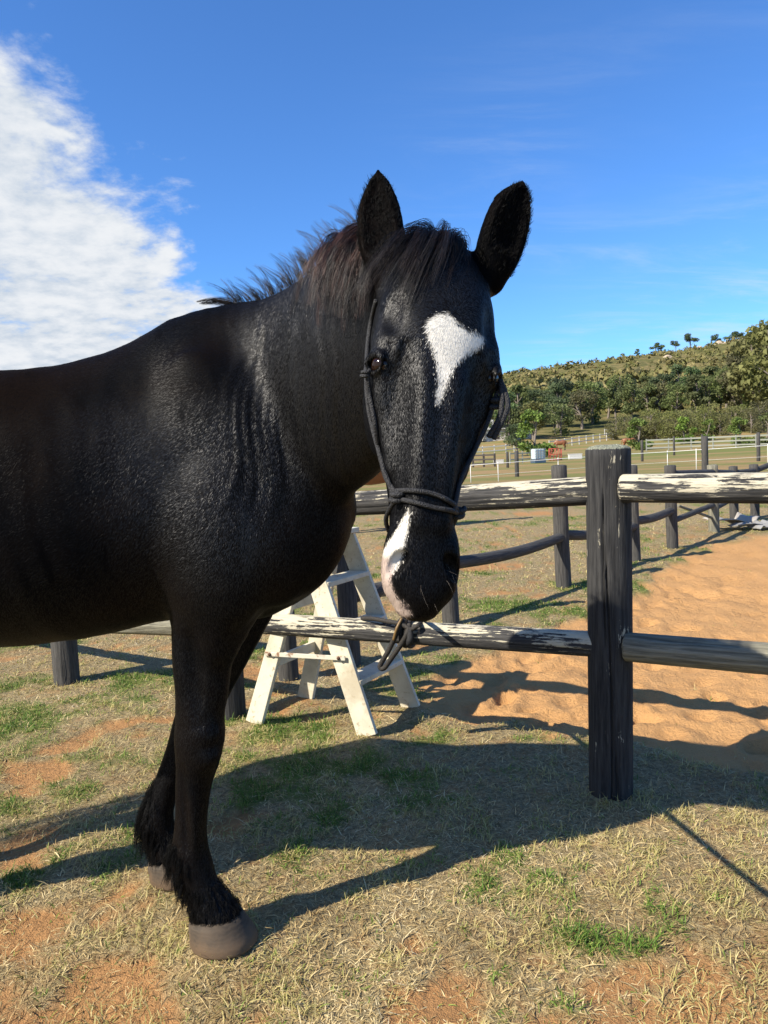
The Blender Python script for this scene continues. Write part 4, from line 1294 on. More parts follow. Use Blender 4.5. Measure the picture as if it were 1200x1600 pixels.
def log_mesh(L, r0, r1, seed, sides=30, rings=26, cracks=2, dome=0.35, wav=0.03, crack_w=0.05, crack_d=0.16, bow=0.0):
    r = np.random.default_rng(seed)
    ang = np.linspace(0, 2 * math.pi, sides, endpoint=False); zs = np.linspace(0, 1, rings)
    A, Zz = np.meshgrid(ang, zs)
    R = r0 + (r1 - r0) * Zz
    for k in range(1, 5):
        R = R * (1 + wav / k * np.sin(k * A + r.uniform(0, 6.3) + 1.5 * np.sin(Zz * r.uniform(2, 6) + r.uniform(0, 6))))
    R = R * (1 + 0.4 * wav * (r.random(R.shape) - .5))
    for k in range(cracks):
        a0 = r.uniform(0, 6.3) if k else 4.35; z0, z1 = (0, 0.8) if k == 0 else sorted(r.uniform(0, 1, 2))
        da = np.angle(np.exp(1j * (A - a0 - 0.12 * np.sin(Zz * 5 + k))))
        R = R * (1 - crack_d * np.exp(-(da / crack_w) ** 2) * sstep(Zz, z0 - .02, z0 + .05) * (1 - sstep(Zz, z1 - .1, z1)))
    bx = bow * np.sin(math.pi * Zz) * L
    V = np.stack([R * np.cos(A) + bx, R * np.sin(A), Zz * L], -1).reshape(-1, 3)
    i = np.arange(rings - 1)[:, None] * sides; j = np.arange(sides)[None]; j2 = (j + 1) % sides
    F4 = np.stack([i + j, i + j2, i + sides + j2, i + sides + j], -1).reshape(-1, 4)
    fs = [F4]; n0 = len(V); ex = []
    for end, zb, sgn, rr in ((rings - 1, L, 1, r1), (0, 0, -1, r0)):
        base = V[end * sides:(end + 1) * sides]; cx = base.mean(0); prev = end * sides + np.arange(sides)
        for f, dz in ((0.94, 0.10), (0.80, 0.20), (0.5, 0.30)):
            ring = cx + (base - cx) * f; ring[:, 2] = zb + sgn * dz * dome * rr * 2 + r.normal(0, 0.02 * rr, sides)
            idx = n0 + len(ex) + np.arange(sides); ex.extend(ring)
            q = np.stack([prev, np.roll(prev, -1), np.roll(idx, -1), idx], 1)
            fs.append(q if sgn > 0 else q[:, ::-1]); prev = idx
        ci = n0 + len(ex); ex.append(cx + np.array([0, 0, sgn * 0.34 * dome * rr * 2]))
        q = np.stack([prev, np.roll(prev, -1), np.full(sides, ci)], 1); fs.append(q if sgn > 0 else q[:, ::-1])
    V = np.vstack([V, np.array(ex)])
    f3 = np.vstack([f for f in fs if f.shape[1] == 3]); f4 = np.vstack([f for f in fs if f.shape[1] == 4])
    return mesh_np('log', V, [f3, f4])

def log(name, p, q, r0, r1, mat, parent, seed=1, **kw):
    p, q = Vector(p), Vector(q); d = q - p
    me = log_mesh(d.length, r0, r1, seed, **kw)
    me.materials.append(mat)
    z = d.normalized(); x = Vector((0, 0, 1)) if abs(z.z) < 0.8 else Vector((1, 0, 0))
    x = (x - z * x.dot(z)).normalized(); y = z.cross(x)
    o = bpy.data.objects.new(name, me); COL.objects.link(o)
    M = Matrix(((x.x, y.x, z.x, p.x), (x.y, y.y, z.y, p.y), (x.z, y.z, z.z, p.z), (0, 0, 0, 1)))
    o.parent = parent
    o.matrix_parent_inverse = Matrix.Translation(-Vector(parent.location))
    o.matrix_basis = M
    return o

# ---- the fence by the horse
FA, FB = gnd(963, 1240)[:2] + np.array([0.0, 0.065]), gnd(365, 1118)[:2] + np.array([-0.02, 0.05])
FD = nrm(FB - FA); FN = np.array([-FD[1], FD[0]]); FN = FN if FN[1] > 0 else -FN
def fpt(px, py, off=0.0):
    """measured point on the vertical plane of the fence (off = metres behind it)"""
    d = _fw + _R * (px - 600) / F_PX + _U * (800 - py) / F_PX
    t = ((FA + FN * off - CAM[:2]) @ FN) / (d[:2] @ FN)
    return CAM + d * t
front = empty('log_fence', (FA[0], FA[1], 0))
tag(front, 'log rail fence with peeling black and cream paint beside the black horse', 'fence')
pt_top = fpt(949, 694)
log('post', (FA[0], FA[1], -0.25), (pt_top[0], pt_top[1], pt_top[2] - 0.02), 0.0775, 0.0755, M_POST, front, 3, rings=60, sides=150, cracks=5, dome=0.36, wav=0.022, crack_w=0.034, crack_d=0.22)
lt = FB
log('post', (*lt, -0.25), (lt[0] - 0.01, lt[1], 1.17), 0.072, 0.068, M_POST, front, 4, cracks=3)
P100 = gnd(100, 1064)[:2] + np.array([0, 0.05])
log('post', (*P100, -0.25), (P100[0] - 0.01, P100[1], 1.16), 0.072, 0.070, M_FAR, front, 5, cracks=3)
P_L = P100 + (P100 - FB) * 1.2
log('post', (*P_L, -0.25), (*P_L, 1.16), 0.072, 0.070, M_FAR, front, 6)
P_R = FA - FD * 1.95
log('post', (*P_R, -0.25), (*P_R, 1.18), 0.075, 0.072, M_POST, front, 7)
# rails right of the big post
def ext(a, b, t): return a + (b - a) * t
a, b = fpt(974, 763, -0.035), fpt(1200, 762, -0.02)
log('rail', a, ext(a, b, 1.9 / np.linalg.norm(b - a)), 0.049, 0.051, M_RAIL, front, 11, rings=40, sides=36, cracks=4, dome=0.5, wav=0.03)
a, b = fpt(979, 1011, -0.03), fpt(1200, 1030, -0.01)
log('rail', a, ext(a, b, 1.9 / np.linalg.norm(b - a)), 0.050, 0.052, M_GREY, front, 12, rings=40, sides=36, cracks=5, dome=0.4)
a, b = fpt(926, 766, 0.0), fpt(560, 785, 0.0)
e = ext(a, b, np.linalg.norm(FB - FA) / np.linalg.norm((b - a)[:2])); e = np.array([FB[0], FB[1], e[2]])
log('rail', a, e, 0.051, 0.050, M_RAIL, front, 13, rings=46, sides=36, cracks=4, bow=-0.002)
tl_z = e[2]
a, b = fpt(934, 1006, -0.012), fpt(430, 975, -0.012)
e = ext(a, b, np.linalg.norm(FB - FA) / np.linalg.norm((b - a)[:2]))
log('rail', a, e, 0.046, 0.050, M_RAIL, front, 14, rings=46, sides=36, cracks=4)
ll_z = e[2]
a, b = fpt(275, 970, 0), fpt(130, 981, 0)
log('rail', (*FB, a[2]), (*P100, b[2]), 0.050, 0.048, M_GREY, front, 15, cracks=4)
log('rail', (*FB, 1.0), (*P100, 1.02), 0.050, 0.048, M_RAIL, front, 16)
log('rail', (*P100, 0.47), (*P_L, 0.47), 0.050, 0.048, M_GREY, front, 17)
log('rail', (*P100, 1.02), (*P_L, 1.04), 0.050, 0.048, M_RAIL, front, 18)

# ---- the older fence along the sand arena
arena = empty('arena_fence', (*gnd(705, 970)[:2], 0))
tag(arena, 'older dark log fence with sagging rails running along the orange sand', 'fence')
AP = [(gnd(452, 1057)[:2], 1.02, 0.058), (gnd(550, 1034)[:2], 1.05, 0.06), (gnd(705, 972)[:2], 1.06, 0.062), (gnd(881, 911)[:2], at(873, 728, gnd(881, 911)[1])[2], 0.07), (gnd(993, 874)[:2], at(985, 728, gnd(993, 874)[1])[2], 0.058),
      (gnd(1051, 853)[:2], at(1044, 728, gnd(1051, 853)[1])[2], 0.068), (gnd(1116, 829)[:2], at(1112, 727, gnd(1116, 829)[1])[2], 0.072), (gnd(1148, 814)[:2], at(1146, 729, gnd(1148, 814)[1])[2], 0.066), (gnd(1180, 806)[:2], at(1178, 726, gnd(1180, 806)[1])[2], 0.07)]
last = AP[-1][0]
AP.append((last + np.array([1.5, 1.3]), 1.1, 0.07))
for k, (p, h, r) in enumerate(AP):
    log('post', (*p, -0.2), (p[0] - 0.02, p[1], h), r, r * 0.97, M_GREY if k == 6 else M_FAR, arena, 30 + k, sides=22, rings=14, cracks=2, dome=0.2)
for k in range(1, len(AP) - 1):
    (p, h, _), (q, h2, _) = AP[k], AP[k + 1]
    z0 = {1: 0.40, 2: 0.42, 3: 0.42, 4: 0.44, 5: 0.50}.get(k, 0.5); z1 = {1: 0.42, 2: 0.42, 3: 0.44, 4: 0.50}.get(k, 0.5)
    if k == 2: z0, z1 = at(712, 880, p[1])[2], at(880, 838, q[1])[2]
    if k == 3: z0, z1 = at(882, 836, p[1])[2], at(990, 822, q[1])[2]
    if k == 4: z0, z1 = at(990, 814, p[1])[2], at(1048, 797, q[1])[2]
    if k == 1: z1 = at(712, 884, q[1])[2]
    if k < 5: log('rail', (*p, z0), (*q, z1), 0.048, 0.045, M_FAR, arena, 50 + k, sides=16, rings=22, cracks=1, bow=-0.022, dome=0.2)
    else:
        log('rail', (*p, 0.30), (*q, 0.36), 0.035, 0.035, M_FAR, arena, 50 + k, sides=14, rings=12, cracks=0, dome=0.2)
    if k > 4: log('rail', (*p, min(h, 1.08) - 0.10), (*q, min(h2, 1.08) - 0.10), 0.046, 0.044, M_FAR, arena, 70 + k, sides=16, rings=14, cracks=1, dome=0.2)
p, q = at(1060, 790, 9.2), at(1112, 809, 10.1)
log('brace', p, q, 0.018, 0.018, M_GREY, arena, 95, sides=10, rings=4, cracks=0)

# ---- junk by the end of the arena
def sheet(name, parent, mat, c, sx, sy, rot, bend, corr=0.0, n=14):
    u, v = np.meshgrid(np.linspace(-.5, .5, n), np.linspace(-.5, .5, n), indexing='ij')
    z = bend * (np.cos(u * 3.0) - 0.4 * np.sin(v * 4 + 1)) + corr * np.sin(u * 40) + 0.04 * (fbm(u * 3, v * 3, 3, int(abs(c[0] * 10))) - .5)
    Pv = np.stack([u * sx, v * sy, z], -1).reshape(-1, 3)
    Pv = Pv @ np.array(Euler(rot).to_matrix()).T + np.asarray(c)
    i, j = np.meshgrid(np.arange(n - 1), np.arange(n - 1), indexing='ij')
    f = np.stack([i * n + j, (i + 1) * n + j, (i + 1) * n + j + 1, i * n + j + 1], -1).reshape(-1, 4)
    o = link(name, mesh_np(name, Pv, f), mat, parent)
    md = o.modifiers.new('thick', 'SOLIDIFY'); md.thickness = 0.012; md.offset = -1
    return o
m = Mat('old_sheet'); n_ = m.noise(m.coord('Object'), 7, 4)
m.set(Base_Color=m.mix(n_, (0.24, 0.21, 0.17), (0.42, 0.39, 0.34)), Roughness=0.7); M_SHEET = m.m
m = Mat('grey_iron'); n_ = m.noise(m.coord('Object'), 9, 4)
m.set(Base_Color=m.mix(n_, (0.14, 0.135, 0.125), (0.30, 0.30, 0.29)), Roughness=0.5); M_IRON = m.m
g0 = gnd(1165, 824)
junk = empty('scrap_pile', (g0[0], g0[1], 0))
tag(junk, 'low pile of pale crumpled sheets and grey corrugated iron on the sand', 'scrap pile')
sheet('folded_sheet', junk, M_SHEET, (g0[0] - 0.25, g0[1] + .1, 0.09), 0.5, 0.35, (0.1, 0.16, 0.5), 0.05)
sheet('folded_sheet', junk, M_SHEET, (g0[0] + 0.12, g0[1] + .2, 0.11), 0.28, 0.28, (0.25, -0.2, 0.9), 0.05)
sheet('corrugated_sheet', junk, M_IRON, (g0[0] + 0.38, g0[1] - .1, 0.06), 0.8, 0.3, (0.12, -0.06, 0.25), 0.02, 0.02, 40)
sheet('folded_sheet', junk, M_IRON, (g0[0] - 0.05, g0[1] - .1, 0.045), 0.4, 0.25, (0.0, 0.05, 0.2), 0.03)

# ================================================================== STEP LADDER
m = Mat('ladder_paint')
P = m.coord('Object')
n1, n2 = m.noise(P, 7, 5, 0.65), m.noise(P, 45, 5, 0.7)
c = m.mix(m.step(n1, 0.40, 0.70), (0.62, 0.575, 0.44), (0.50, 0.45, 0.33))
c = m.mix(m.step(n2, 0.57, 0.68), c, (0.36, 0.29, 0.19))
c = m.mix(m.math('MULTIPLY', m.step(m.noise(P, 3.2, 5, 0.7), 0.52, 0.68), 0.6), c, (0.40, 0.33, 0.22))
m.set(Base_Color=c, Roughness=0.6); m.bump(n2, 0.25, 0.003)
M_LAD = m.m
m = Mat('rusty_bolt'); m.set(Base_Color=(0.10, 0.05, 0.03, 1), Roughness=0.7, Metallic=0.3); M_RUST = m.m
m = Mat('ladder_brace'); n_ = m.noise(m.coord('Object'), 30, 4)
m.set(Base_Color=m.mix(m.step(n_, 0.5, 0.65), (0.55, 0.52, 0.42), (0.24, 0.13, 0.07)), Roughness=0.6); M_BRACE = m.m
def plank(name, p, q, side, w, t, mat, parent, w2=None, bev=0.003):
    """board from p to q, width along `side`, thickness across"""
    p, q = np.asarray(p, float), np.asarray(q, float); z = nrm(q - p)
    s = np.asarray(side, float); s = nrm(s - z * (s @ z)); n_ = np.cross(z, s); w2 = w if w2 is None else w2
    bm = bmesh.new(); vs = []
    for P_, ww in ((p, w), (q, w2)):
        for a, b in ((-1, -1), (1, -1), (1, 1), (-1, 1)): vs.append(bm.verts.new(tuple(P_ + s * a * ww / 2 + n_ * b * t / 2)))
    for f in ((3, 2, 1, 0), (4, 5, 6, 7), (0, 1, 5, 4), (1, 2, 6, 5), (2, 3, 7, 6), (3, 0, 4, 7)): bm.faces.new([vs[i] for i in f])
    bmesh.ops.recalc_face_normals(bm, faces=bm.faces)
    bmesh.ops.bevel(bm, geom=bm.edges[:], offset=bev, segments=2, affect='EDGES', profile=0.5)
    me = bpy.data.meshes.new(name); bm.to_mesh(me); bm.free()
    return link(name, me, mat, parent)
f1, f3, r2, r4 = gnd(575, 1150), gnd(640, 1108), gnd(398, 1130), gnd(474, 1092)
wv = nrm(f3 - f1) * 0.395; f3 = f1 + wv; r4 = r2 + wv * 1.0
sp = r2 - f1; sp[2] = 0; spd = nrm(sp)
Ht = 0.86
top1 = f1 + sp * 0.50 + np.array([0, 0, Ht]); top3 = f3 + sp * 0.50 + np.array([0, 0, Ht])
inw = nrm(wv) * 0.035
top1i, top3i = top1 + inw, top3 - inw
lad = empty('step_ladder', tuple((f1 + r4) / 2))
tag(lad, 'weathered cream wooden step ladder standing behind the lower fence rail', 'ladder')
plank('stringer', f1, top1i, spd, 0.092, 0.024, M_LAD, lad); plank('stringer', f3, top3i, spd, 0.092, 0.024, M_LAD, lad)
for t in (0.27, 0.52, 0.77):
    a, b = f1 + (top1i - f1) * t, f3 + (top3i - f3) * t
    tr = plank('tread', a, b, spd, 0.105, 0.024, M_LAD, lad)
rt2, rt4 = top1i + inw * .9 + spd * 0.03 - np.array([0, 0, .02]), top3i - inw * .9 + spd * 0.03 - np.array([0, 0, .02])
plank('back_leg', r2, rt2, spd, 0.085, 0.030, M_LAD, lad, 0.06); plank('back_leg', r4, rt4, spd, 0.085, 0.030, M_LAD, lad, 0.06)
for t in (0.34, 0.66):
    plank('cross_brace', r2 + (rt2 - r2) * t - nrm(wv) * .0, r4 + (rt4 - r4) * t, (0, 0, 1), 0.05, 0.018, M_LAD, lad)
for a, b, o_ in ((r2, f1, -1), (r4, f3, 1)):
    aa, bb = (rt2, top1i) if o_ < 0 else (rt4, top3i)
    A_, B_ = a + (aa - a) * 0.40 + nrm(wv) * o_ * 0.024, b + (bb - b) * 0.40 + nrm(wv) * o_ * 0.024
    plank('spreader', A_ - nrm(B_ - A_) * .03, B_ + nrm(B_ - A_) * .03, (0, 0, 1), 0.020, 0.007, M_BRACE, lad, bev=0.0015)
    for c_ in (A_, B_):
        V, Fs = tube(np.array([c_, c_ + nrm(wv) * o_ * 0.010]), 0.007, 10); link('bolt', mesh_np('bolt', V, Fs), M_RUST, lad)
plank('top_cap', top1i - nrm(wv) * .03 + np.array([0, 0, .012]), top3i + nrm(wv) * .03 + np.array([0, 0, .012]), spd, 0.13, 0.024, M_LAD, lad)

# ================================================================== LEAD ROPE
m = Mat('lead_rope'); P = m.coord('Object')
v = m.node('ShaderNodeTexVoronoi', {'Vector': P, 'Scale': 300}).outputs[0]
m.set(Base_Color=m.mix(m.step(v, .1, .6), (0.050, 0.040, 0.029), (0.014, 0.012, 0.010)), Roughness=0.75); m.bump(v, 0.6, 0.002); M_LEAD = m.m
m = Mat('lead_leather'); m.set(Base_Color=(0.16, 0.095, 0.03, 1), Roughness=0.5); M_LTHR = m.m
rail_c = lambda px: fpt(px, 1006 + (975 - 1006) * (934 - px) / (934 - 430.0), -0.012)
c0 = rail_c(638); lead = empty('lead_rope', tuple(c0))
tag(lead, 'dark lead rope tied in a loop round the lower fence rail under the muzzle', 'rope')
fd3 = np.array([FD[0], FD[1], 0.0]); fn3 = np.array([FN[0], FN[1], 0.0])
a_ = np.linspace(0, 2 * math.pi * 2.2, 46)
S = c0 + fd3 * ((a_ / a_[-1] - .5) * 0.05)[:, None] + (np.array([0, 0, 1.0]) * np.cos(a_)[:, None] - fn3 * np.sin(a_)[:, None]) * 0.058
V, Fs = tube(S, 0.0085, 10); link('hitch', mesh_np('hitch', V, Fs), M_LEAD, lead)
def lp(px, py, off=-0.085): return fpt(px, py, off)
V, Fs = tube(spline(np.array([lp(632, 968, -.06), lp(622, 985), lp(608, 1015), lp(594, 1040), lp(600, 1044), lp(612, 1028), lp(626, 1008), lp(636, 990), lp(640, 975, -.06)]), 60), 0.0105, 10)
link('loop', mesh_np('loop', V, Fs), M_LEAD, lead)
V, Fs = tube(spline(np.array([lp(566, 966, -.03), lp(585, 967, -.062), lp(606, 971, -.07), lp(626, 975, -.075), lp(644, 985, -.075)]), 30), 0.0095, 10)
link('loose_end', mesh_np('loose_end', V, Fs), M_LEAD, lead)
V, Fs = tube(spline(np.array([lp(640, 985, -.07), lp(652, 978, -.08), lp(664, 968, -.07), *[hp(0.99, -0.10, 0.0), hp(0.90, -0.112, 0.0), hp(0.80, -0.115, 0.0)]]), 40), 0.0095, 10)
link('lead', mesh_np('lead', V, Fs), M_LEAD, lead)
V, Fs = tube(spline(np.array([lp(628, 966, -.075), lp(620, 982, -.10), lp(615, 1000, -.10)]), 14), 0.006, 8); link('leather_tab', mesh_np('leather_tab', V, Fs), M_LTHR, lead)
V, Fs = tube(spline(np.array([lp(640, 985, -.075), lp(641, 998, -.085), lp(637, 1008, -.08)]), 14), [0.014] * 10 + [0.012, .011, .009, .006], 10); link('knot', mesh_np('knot', V, Fs), M_ROPE, lead)
# ================================================================== HILL
hx = np.concatenate([np.linspace(-900, -150, 40), np.linspace(-140, 420, 150), np.linspace(430, 1000, 40)])
hy = np.concatenate([np.linspace(150, 520, 110), np.linspace(530, 900, 16)])
X2, Y2 = np.meshgrid(hx, hy, indexing='ij')
def hill_z(x, y): return terrain(x, y) + sstep(y, 160, 200) * (fbm(x / 9, y / 9, 3, 41) - 0.5) * 2.2
Z2 = hill_z(X2, Y2)
nx, ny = X2.shape
i, j = np.meshgrid(np.arange(nx - 1), np.arange(ny - 1), indexing='ij')
Fh = np.stack([i * ny + j, (i + 1) * ny + j, (i + 1) * ny + j + 1, i * ny + j + 1], -1).reshape(-1, 4)
m = Mat('hill_scrub_ground')
P = m.coord('Object')
a, b = m.noise(P, 0.035, 6, 0.65), m.noise(P, 0.25, 6, 0.7)
c = m.mix(m.step(a, 0.38, 0.62), (0.115, 0.11, 0.042), (0.20, 0.155, 0.07))
c = m.mix(m.step(b, 0.35, 0.62), (0.075, 0.08, 0.03), c)
c = m.mix(m.step(b, 0.66, 0.74), c, (0.30, 0.23, 0.14))
m.set(Base_Color=c, Roughness=1.0); m.b.inputs['Specular IOR Level'].default_value = 0.05
tag(link('hill', mesh_np('hill', np.stack([X2, Y2, Z2], -1).reshape(-1, 3), Fh), m.m), kind='structure')

# ------------------------------------------------------------------ foliage
def leaf_mat(name, dark, light, trans=0.25):
    m = Mat(name)
    r = m.rand()
    c = m.mix(m.attr('tone'), dark, light)
    c = m.node('ShaderNodeHueSaturation', {'Hue': m.math('ADD', 0.485, m.math('MULTIPLY', r, 0.03)), 'Value': m.math('ADD', 0.8, m.math('MULTIPLY', r, 0.45)), 'Saturation': m.math('ADD', 0.8, m.math('MULTIPLY', r, 0.3)), 'Color': c}).outputs[0]
    m.set(Base_Color=c, Roughness=0.7); m.b.inputs['Specular IOR Level'].default_value = 0.2
    tr = m.node('ShaderNodeBsdfTranslucent', {0: c})
    mx = m.node('ShaderNodeMixShader', {0: trans, 1: m.b.outputs[0], 2: tr.outputs[0]})
    m.l.new(mx.outputs[0], m.n['Material Output'].inputs[0])
    return m.m
M_GUM = leaf_mat('gum_leaves', (0.078, 0.105, 0.034), (0.20, 0.24, 0.078), 0.35)
M_DARKL = leaf_mat('dark_leaves', (0.052, 0.080, 0.035), (0.135, 0.175, 0.078), 0.35)
M_LITE = leaf_mat('fresh_leaves', (0.075, 0.12, 0.024), (0.20, 0.27, 0.06))
M_OLIVE = leaf_mat('olive_leaves', (0.10, 0.105, 0.036), (0.22, 0.215, 0.082), 0.35)
m = Mat('bark'); n_ = m.noise(m.coord('Object', (1, 1, .2)), 6, 4)
m.set(Base_Color=m.mix(n_, (0.09, 0.07, 0.055), (0.26, 0.22, 0.18)), Roughness=0.9); M_BARK = m.m

def leaf_cloud(blobs_, n, size):
    """n small leaf sprays spread through a set of ellipsoids (cx,cy,cz,rx,ry,rz)"""
    B = np.asarray(blobs_, float); w = (B[:, 3] * B[:, 4] * B[:, 5]) ** (2 / 3); idx = RNG.choice(len(B), n, p=w / w.sum())
    d = nrm(RNG.normal(size=(n, 3))); rr = RNG.random(n) ** 0.45
    C = B[idx, :3] + d * B[idx, 3:] * rr[:, None]
    a, b = nrm(RNG.normal(size=(n, 3)) + d * 0.3), nrm(RNG.normal(size=(n, 3)))
    s = size * RNG.uniform(0.5, 1.3, n)[:, None]
    V = np.stack([C - a * s * .5 - b * s * .3, C + a * s * .6, C + b * s * .55 - a * s * .1, C - a * s * .4 + b * s * .3], 1)
    f = np.arange(n * 4).reshape(-1, 4)
    tone = np.clip(0.5 + RNG.normal(0, 0.22, n) + 0.25 * (RNG.random(len(B))[idx] - .5), 0, 1)
    return V.reshape(-1, 3), f, np.repeat(tone, 4)

def tree_proto(h, crown_w, kind, seed):
    """(trunk mesh, crown mesh) of a tree of height h standing on the origin"""
    r = np.random.default_rng(seed)
    base = 0.30 if kind == 'gum' else (0.12 if kind in ('dense', 'fresh') else 0.42)
    bl, br = [], []
    top = np.array([r.normal(0, .06) * h, r.normal(0, .06) * h, h * 0.86])
    trunk_ = spline(np.array([[0, 0, -0.3], [r.normal(0, .015) * h, r.normal(0, .015) * h, h * .3], top * [.6, .6, .7], top]), 10)
    br.append(tube(trunk_, np.linspace(0.032 * h, 0.006 * h, 10), 7, cap=False))
    nb = {'gum': 15, 'dense': 14, 'fresh': 12, 'umbrella': 9}[kind]
    for k in range(nb):
        t = r.uniform(base, 0.95); z = h * t; a = r.uniform(0, 6.28)
        prof = math.sin(math.pi * min(1, (t - base) / (1.02 - base) * 0.85 + 0.15)) ** 0.7
        if kind == 'umbrella': prof = 0.5 + 0.5 * t; z = h * r.uniform(0.68, 0.95)
        rad = crown_w * prof * r.uniform(0.25, 0.62)
        c = np.array([math.cos(a) * rad, math.sin(a) * rad, z])
        q = crown_w * r.uniform(0.20, 0.36) * (1.1 if kind == 'dense' else 0.95)
        bl.append([*c, q, q, q * (0.6 if kind == 'umbrella' else 0.8)])
        s = trunk_[min(9, max(2, int(t * 8)))]
        br.append(tube(spline(np.array([s, (s + c) / 2 + [0, 0, .02 * h], c]), 5), np.linspace(0.010 * h, 0.003 * h, 5), 5, cap=False))
    V, Fs = merge(br); tm = mesh_np('trunk', V, Fs); tm.materials.append({'fresh': M_BARK}.get(kind, M_BARK))
    V, f, tone = leaf_cloud(bl, 1900, h * (0.050 if kind != 'fresh' else 0.06))
    cm_ = mesh_np('crown', V, f, smooth=False); set_attr(cm_, 'tone', tone)
    return tm, cm_
PROTO = {}
for nme, args, mat in (('gum_a', (11, 4.6, 'gum', 1), M_GUM), ('gum_b', (11, 4.0, 'gum', 2), M_GUM), ('gum_c', (11, 5.4, 'gum', 3), M_OLIVE), ('dense_a', (10, 4.4, 'dense', 4), M_DARKL),
                       ('dense_b', (10, 5.2, 'dense', 5), M_GUM), ('fresh', (5, 2.6, 'fresh', 6), M_LITE), ('umbrella', (9, 5.2, 'umbrella', 7), M_DARKL), ('shrub', (3, 2.2, 'dense', 8), M_OLIVE)):
    t_, c_ = tree_proto(*args); c_.materials.append(mat); PROTO[nme] = (t_, c_, args[0])
def tree(kind, x, y, h, label, group, name, wide=1.0, rz=None, z=None):
    t_, c_, h0 = PROTO[kind]
    g = float(terrain(np.array([x]), np.array([y]))[0]) if z is None else z
    root = empty(name, (x, y, g - 0.15)); s = h / h0
    root.scale = (s * wide, s * wide, s); root.rotation_euler = (0, 0, RNG.uniform(0, 6.28) if rz is None else rz)
    tag(root, label, 'shrub' if 'shrub' in name else 'tree', group)
    for nm_, me in (('trunk', t_), ('crown', c_)):
        o = bpy.data.objects.new(nm_, me); COL.objects.link(o); o.parent = root
    return root
def px_xy(px, Yd):
    p = at(px, 690, Yd); return float(p[0]), float(Yd)

# trees at the foot of the hill
kinds = ['gum_a', 'dense_b', 'gum_b', 'dense_a', 'gum_c']
LBL = {'gum_a': 'olive-green gum tree in the wood at the foot of the hill', 'gum_b': 'slender olive-green gum tree in the wood at the foot of the hill', 'gum_c': 'yellowish olive gum tree in the wood at the foot of the hill',
       'dense_a': 'dark grey-green bushy tree in the wood at the foot of the hill', 'dense_b': 'rounded mid-green bushy tree in the wood at the foot of the hill'}
GRP = {k: v.split(' in the')[0] + 's at the hill foot' for k, v in LBL.items()}
r = np.random.default_rng(77)
px = 380
while px < 1290:
    for row, (d0, hh) in enumerate(((153, (6.5, 9.5)), (176, (8, 11)), (206, (7, 10)))):
        if r.random() < (0.92, 1.0, 0.85)[row]:
            k = kinds[int(r.integers(0, 5))]
            dd = d0 + r.uniform(-12, 14); x_, y_ = px_xy(px + r.uniform(-16, 16), dd)
            if row == 0 and 930 < px < 1180: continue
            tree(k, x_, y_, r.uniform(*hh) * (1.15 if px > 860 and row > 1 else 1), LBL[k], GRP[k], 'tree', r.uniform(0.9, 1.25))
    px += r.uniform(17, 28)
# big gums at the right
for px_, d_, h_, k in ((1188, 150, 18.5, 'gum_c'), (1222, 140, 21, 'gum_c'), (1160, 172, 15, 'gum_c'), (1135, 192, 12, 'gum_a'), (1245, 155, 22, 'gum_c'), (1196, 180, 21, 'gum_c')):
    x_, y_ = px_xy(px_, d_); tree(k, x_, y_, h_, 'tall yellowish gum tree towering at the end of the wood' if k == 'gum_c' else 'tall olive gum tree beside the yellowish towering gums', 'tall gums at the end of the wood' if k == 'gum_c' else None, 'tall_tree', 0.95)
# trees along the ridge
for px_, h_, k, w_ in ((806, 8, 'gum_a', 1.1), (826, 7, 'dense_a', 1.2), (862, 6, 'gum_b', 1.2), (872, 6, 'gum_a', 1.2), (925, 4.5, 'gum_a', 1.2), (960, 4, 'dense_a', 1.3), (975, 4.5, 'gum_a', 1.2), (998, 6, 'gum_b', 1.2), (1026, 9, 'umbrella', 1.0), (1036, 8, 'gum_a', 1.1), (1058, 9, 'umbrella', 0.9),
                       (1081, 12, 'umbrella', 1.05), (1120, 10, 'umbrella', 0.9), (1145, 10, 'umbrella', 1.3), (1160, 9, 'dense_a', 1.3), (1186, 10, 'gum_a', 1.2)):
    d_ = 470.0; x_, y_ = px_xy(px_, d_)
    tree(k, x_, y_, h_, {'umbrella': 'dark flat-topped tree standing against the sky on the ridge', 'dense_a': 'small dark bushy tree on the ridge skyline'}.get(k, 'small airy tree on the ridge skyline'),
         {'umbrella': 'flat-topped trees on the ridge', 'dense_a': 'bushy trees on the ridge'}.get(k, 'airy trees on the ridge'), 'ridge_tree', w_, z=float(hill_z(np.array([x_]), np.array([y_]))[0]))
# near fresh tree by the tank, orchard trees and shrubs
x_, y_ = px_xy(838, 88); tree('fresh', x_, y_, 6.0, 'bright green leafy tree behind the caged water tank', None, 'tree', 1.1)
x_, y_ = px_xy(806, 100); tree('dense_a', x_, y_, 4.5, 'small dark green tree in front of the white house', None, 'tree', 1.1)
for px_, d_, h_, k in ((1000, 100, 4.6, 'fresh'), (1068, 112, 4.4, 'fresh'), (1158, 92, 3.8, 'fresh'), (1198, 88, 4.2, 'fresh'), (1105, 118, 3.6, 'fresh')):
    x_, y_ = px_xy(px_, d_); tree(k, x_, y_, h_, 'young bright green tree beside the grey boards of the far paddock', 'young trees by the far paddock', 'young_tree', 1.15)
for px_ in range(965, 1215, 9):
    dd = 128 + r.uniform(-8, 14); x_, y_ = px_xy(px_ + r.uniform(-5, 5), dd)
    tree('shrub', x_, y_, r.uniform(3.4, 5.6), 'yellow-green orchard shrub in the row below the wood', 'orchard shrubs below the wood', 'orchard_shrub', 1.1)

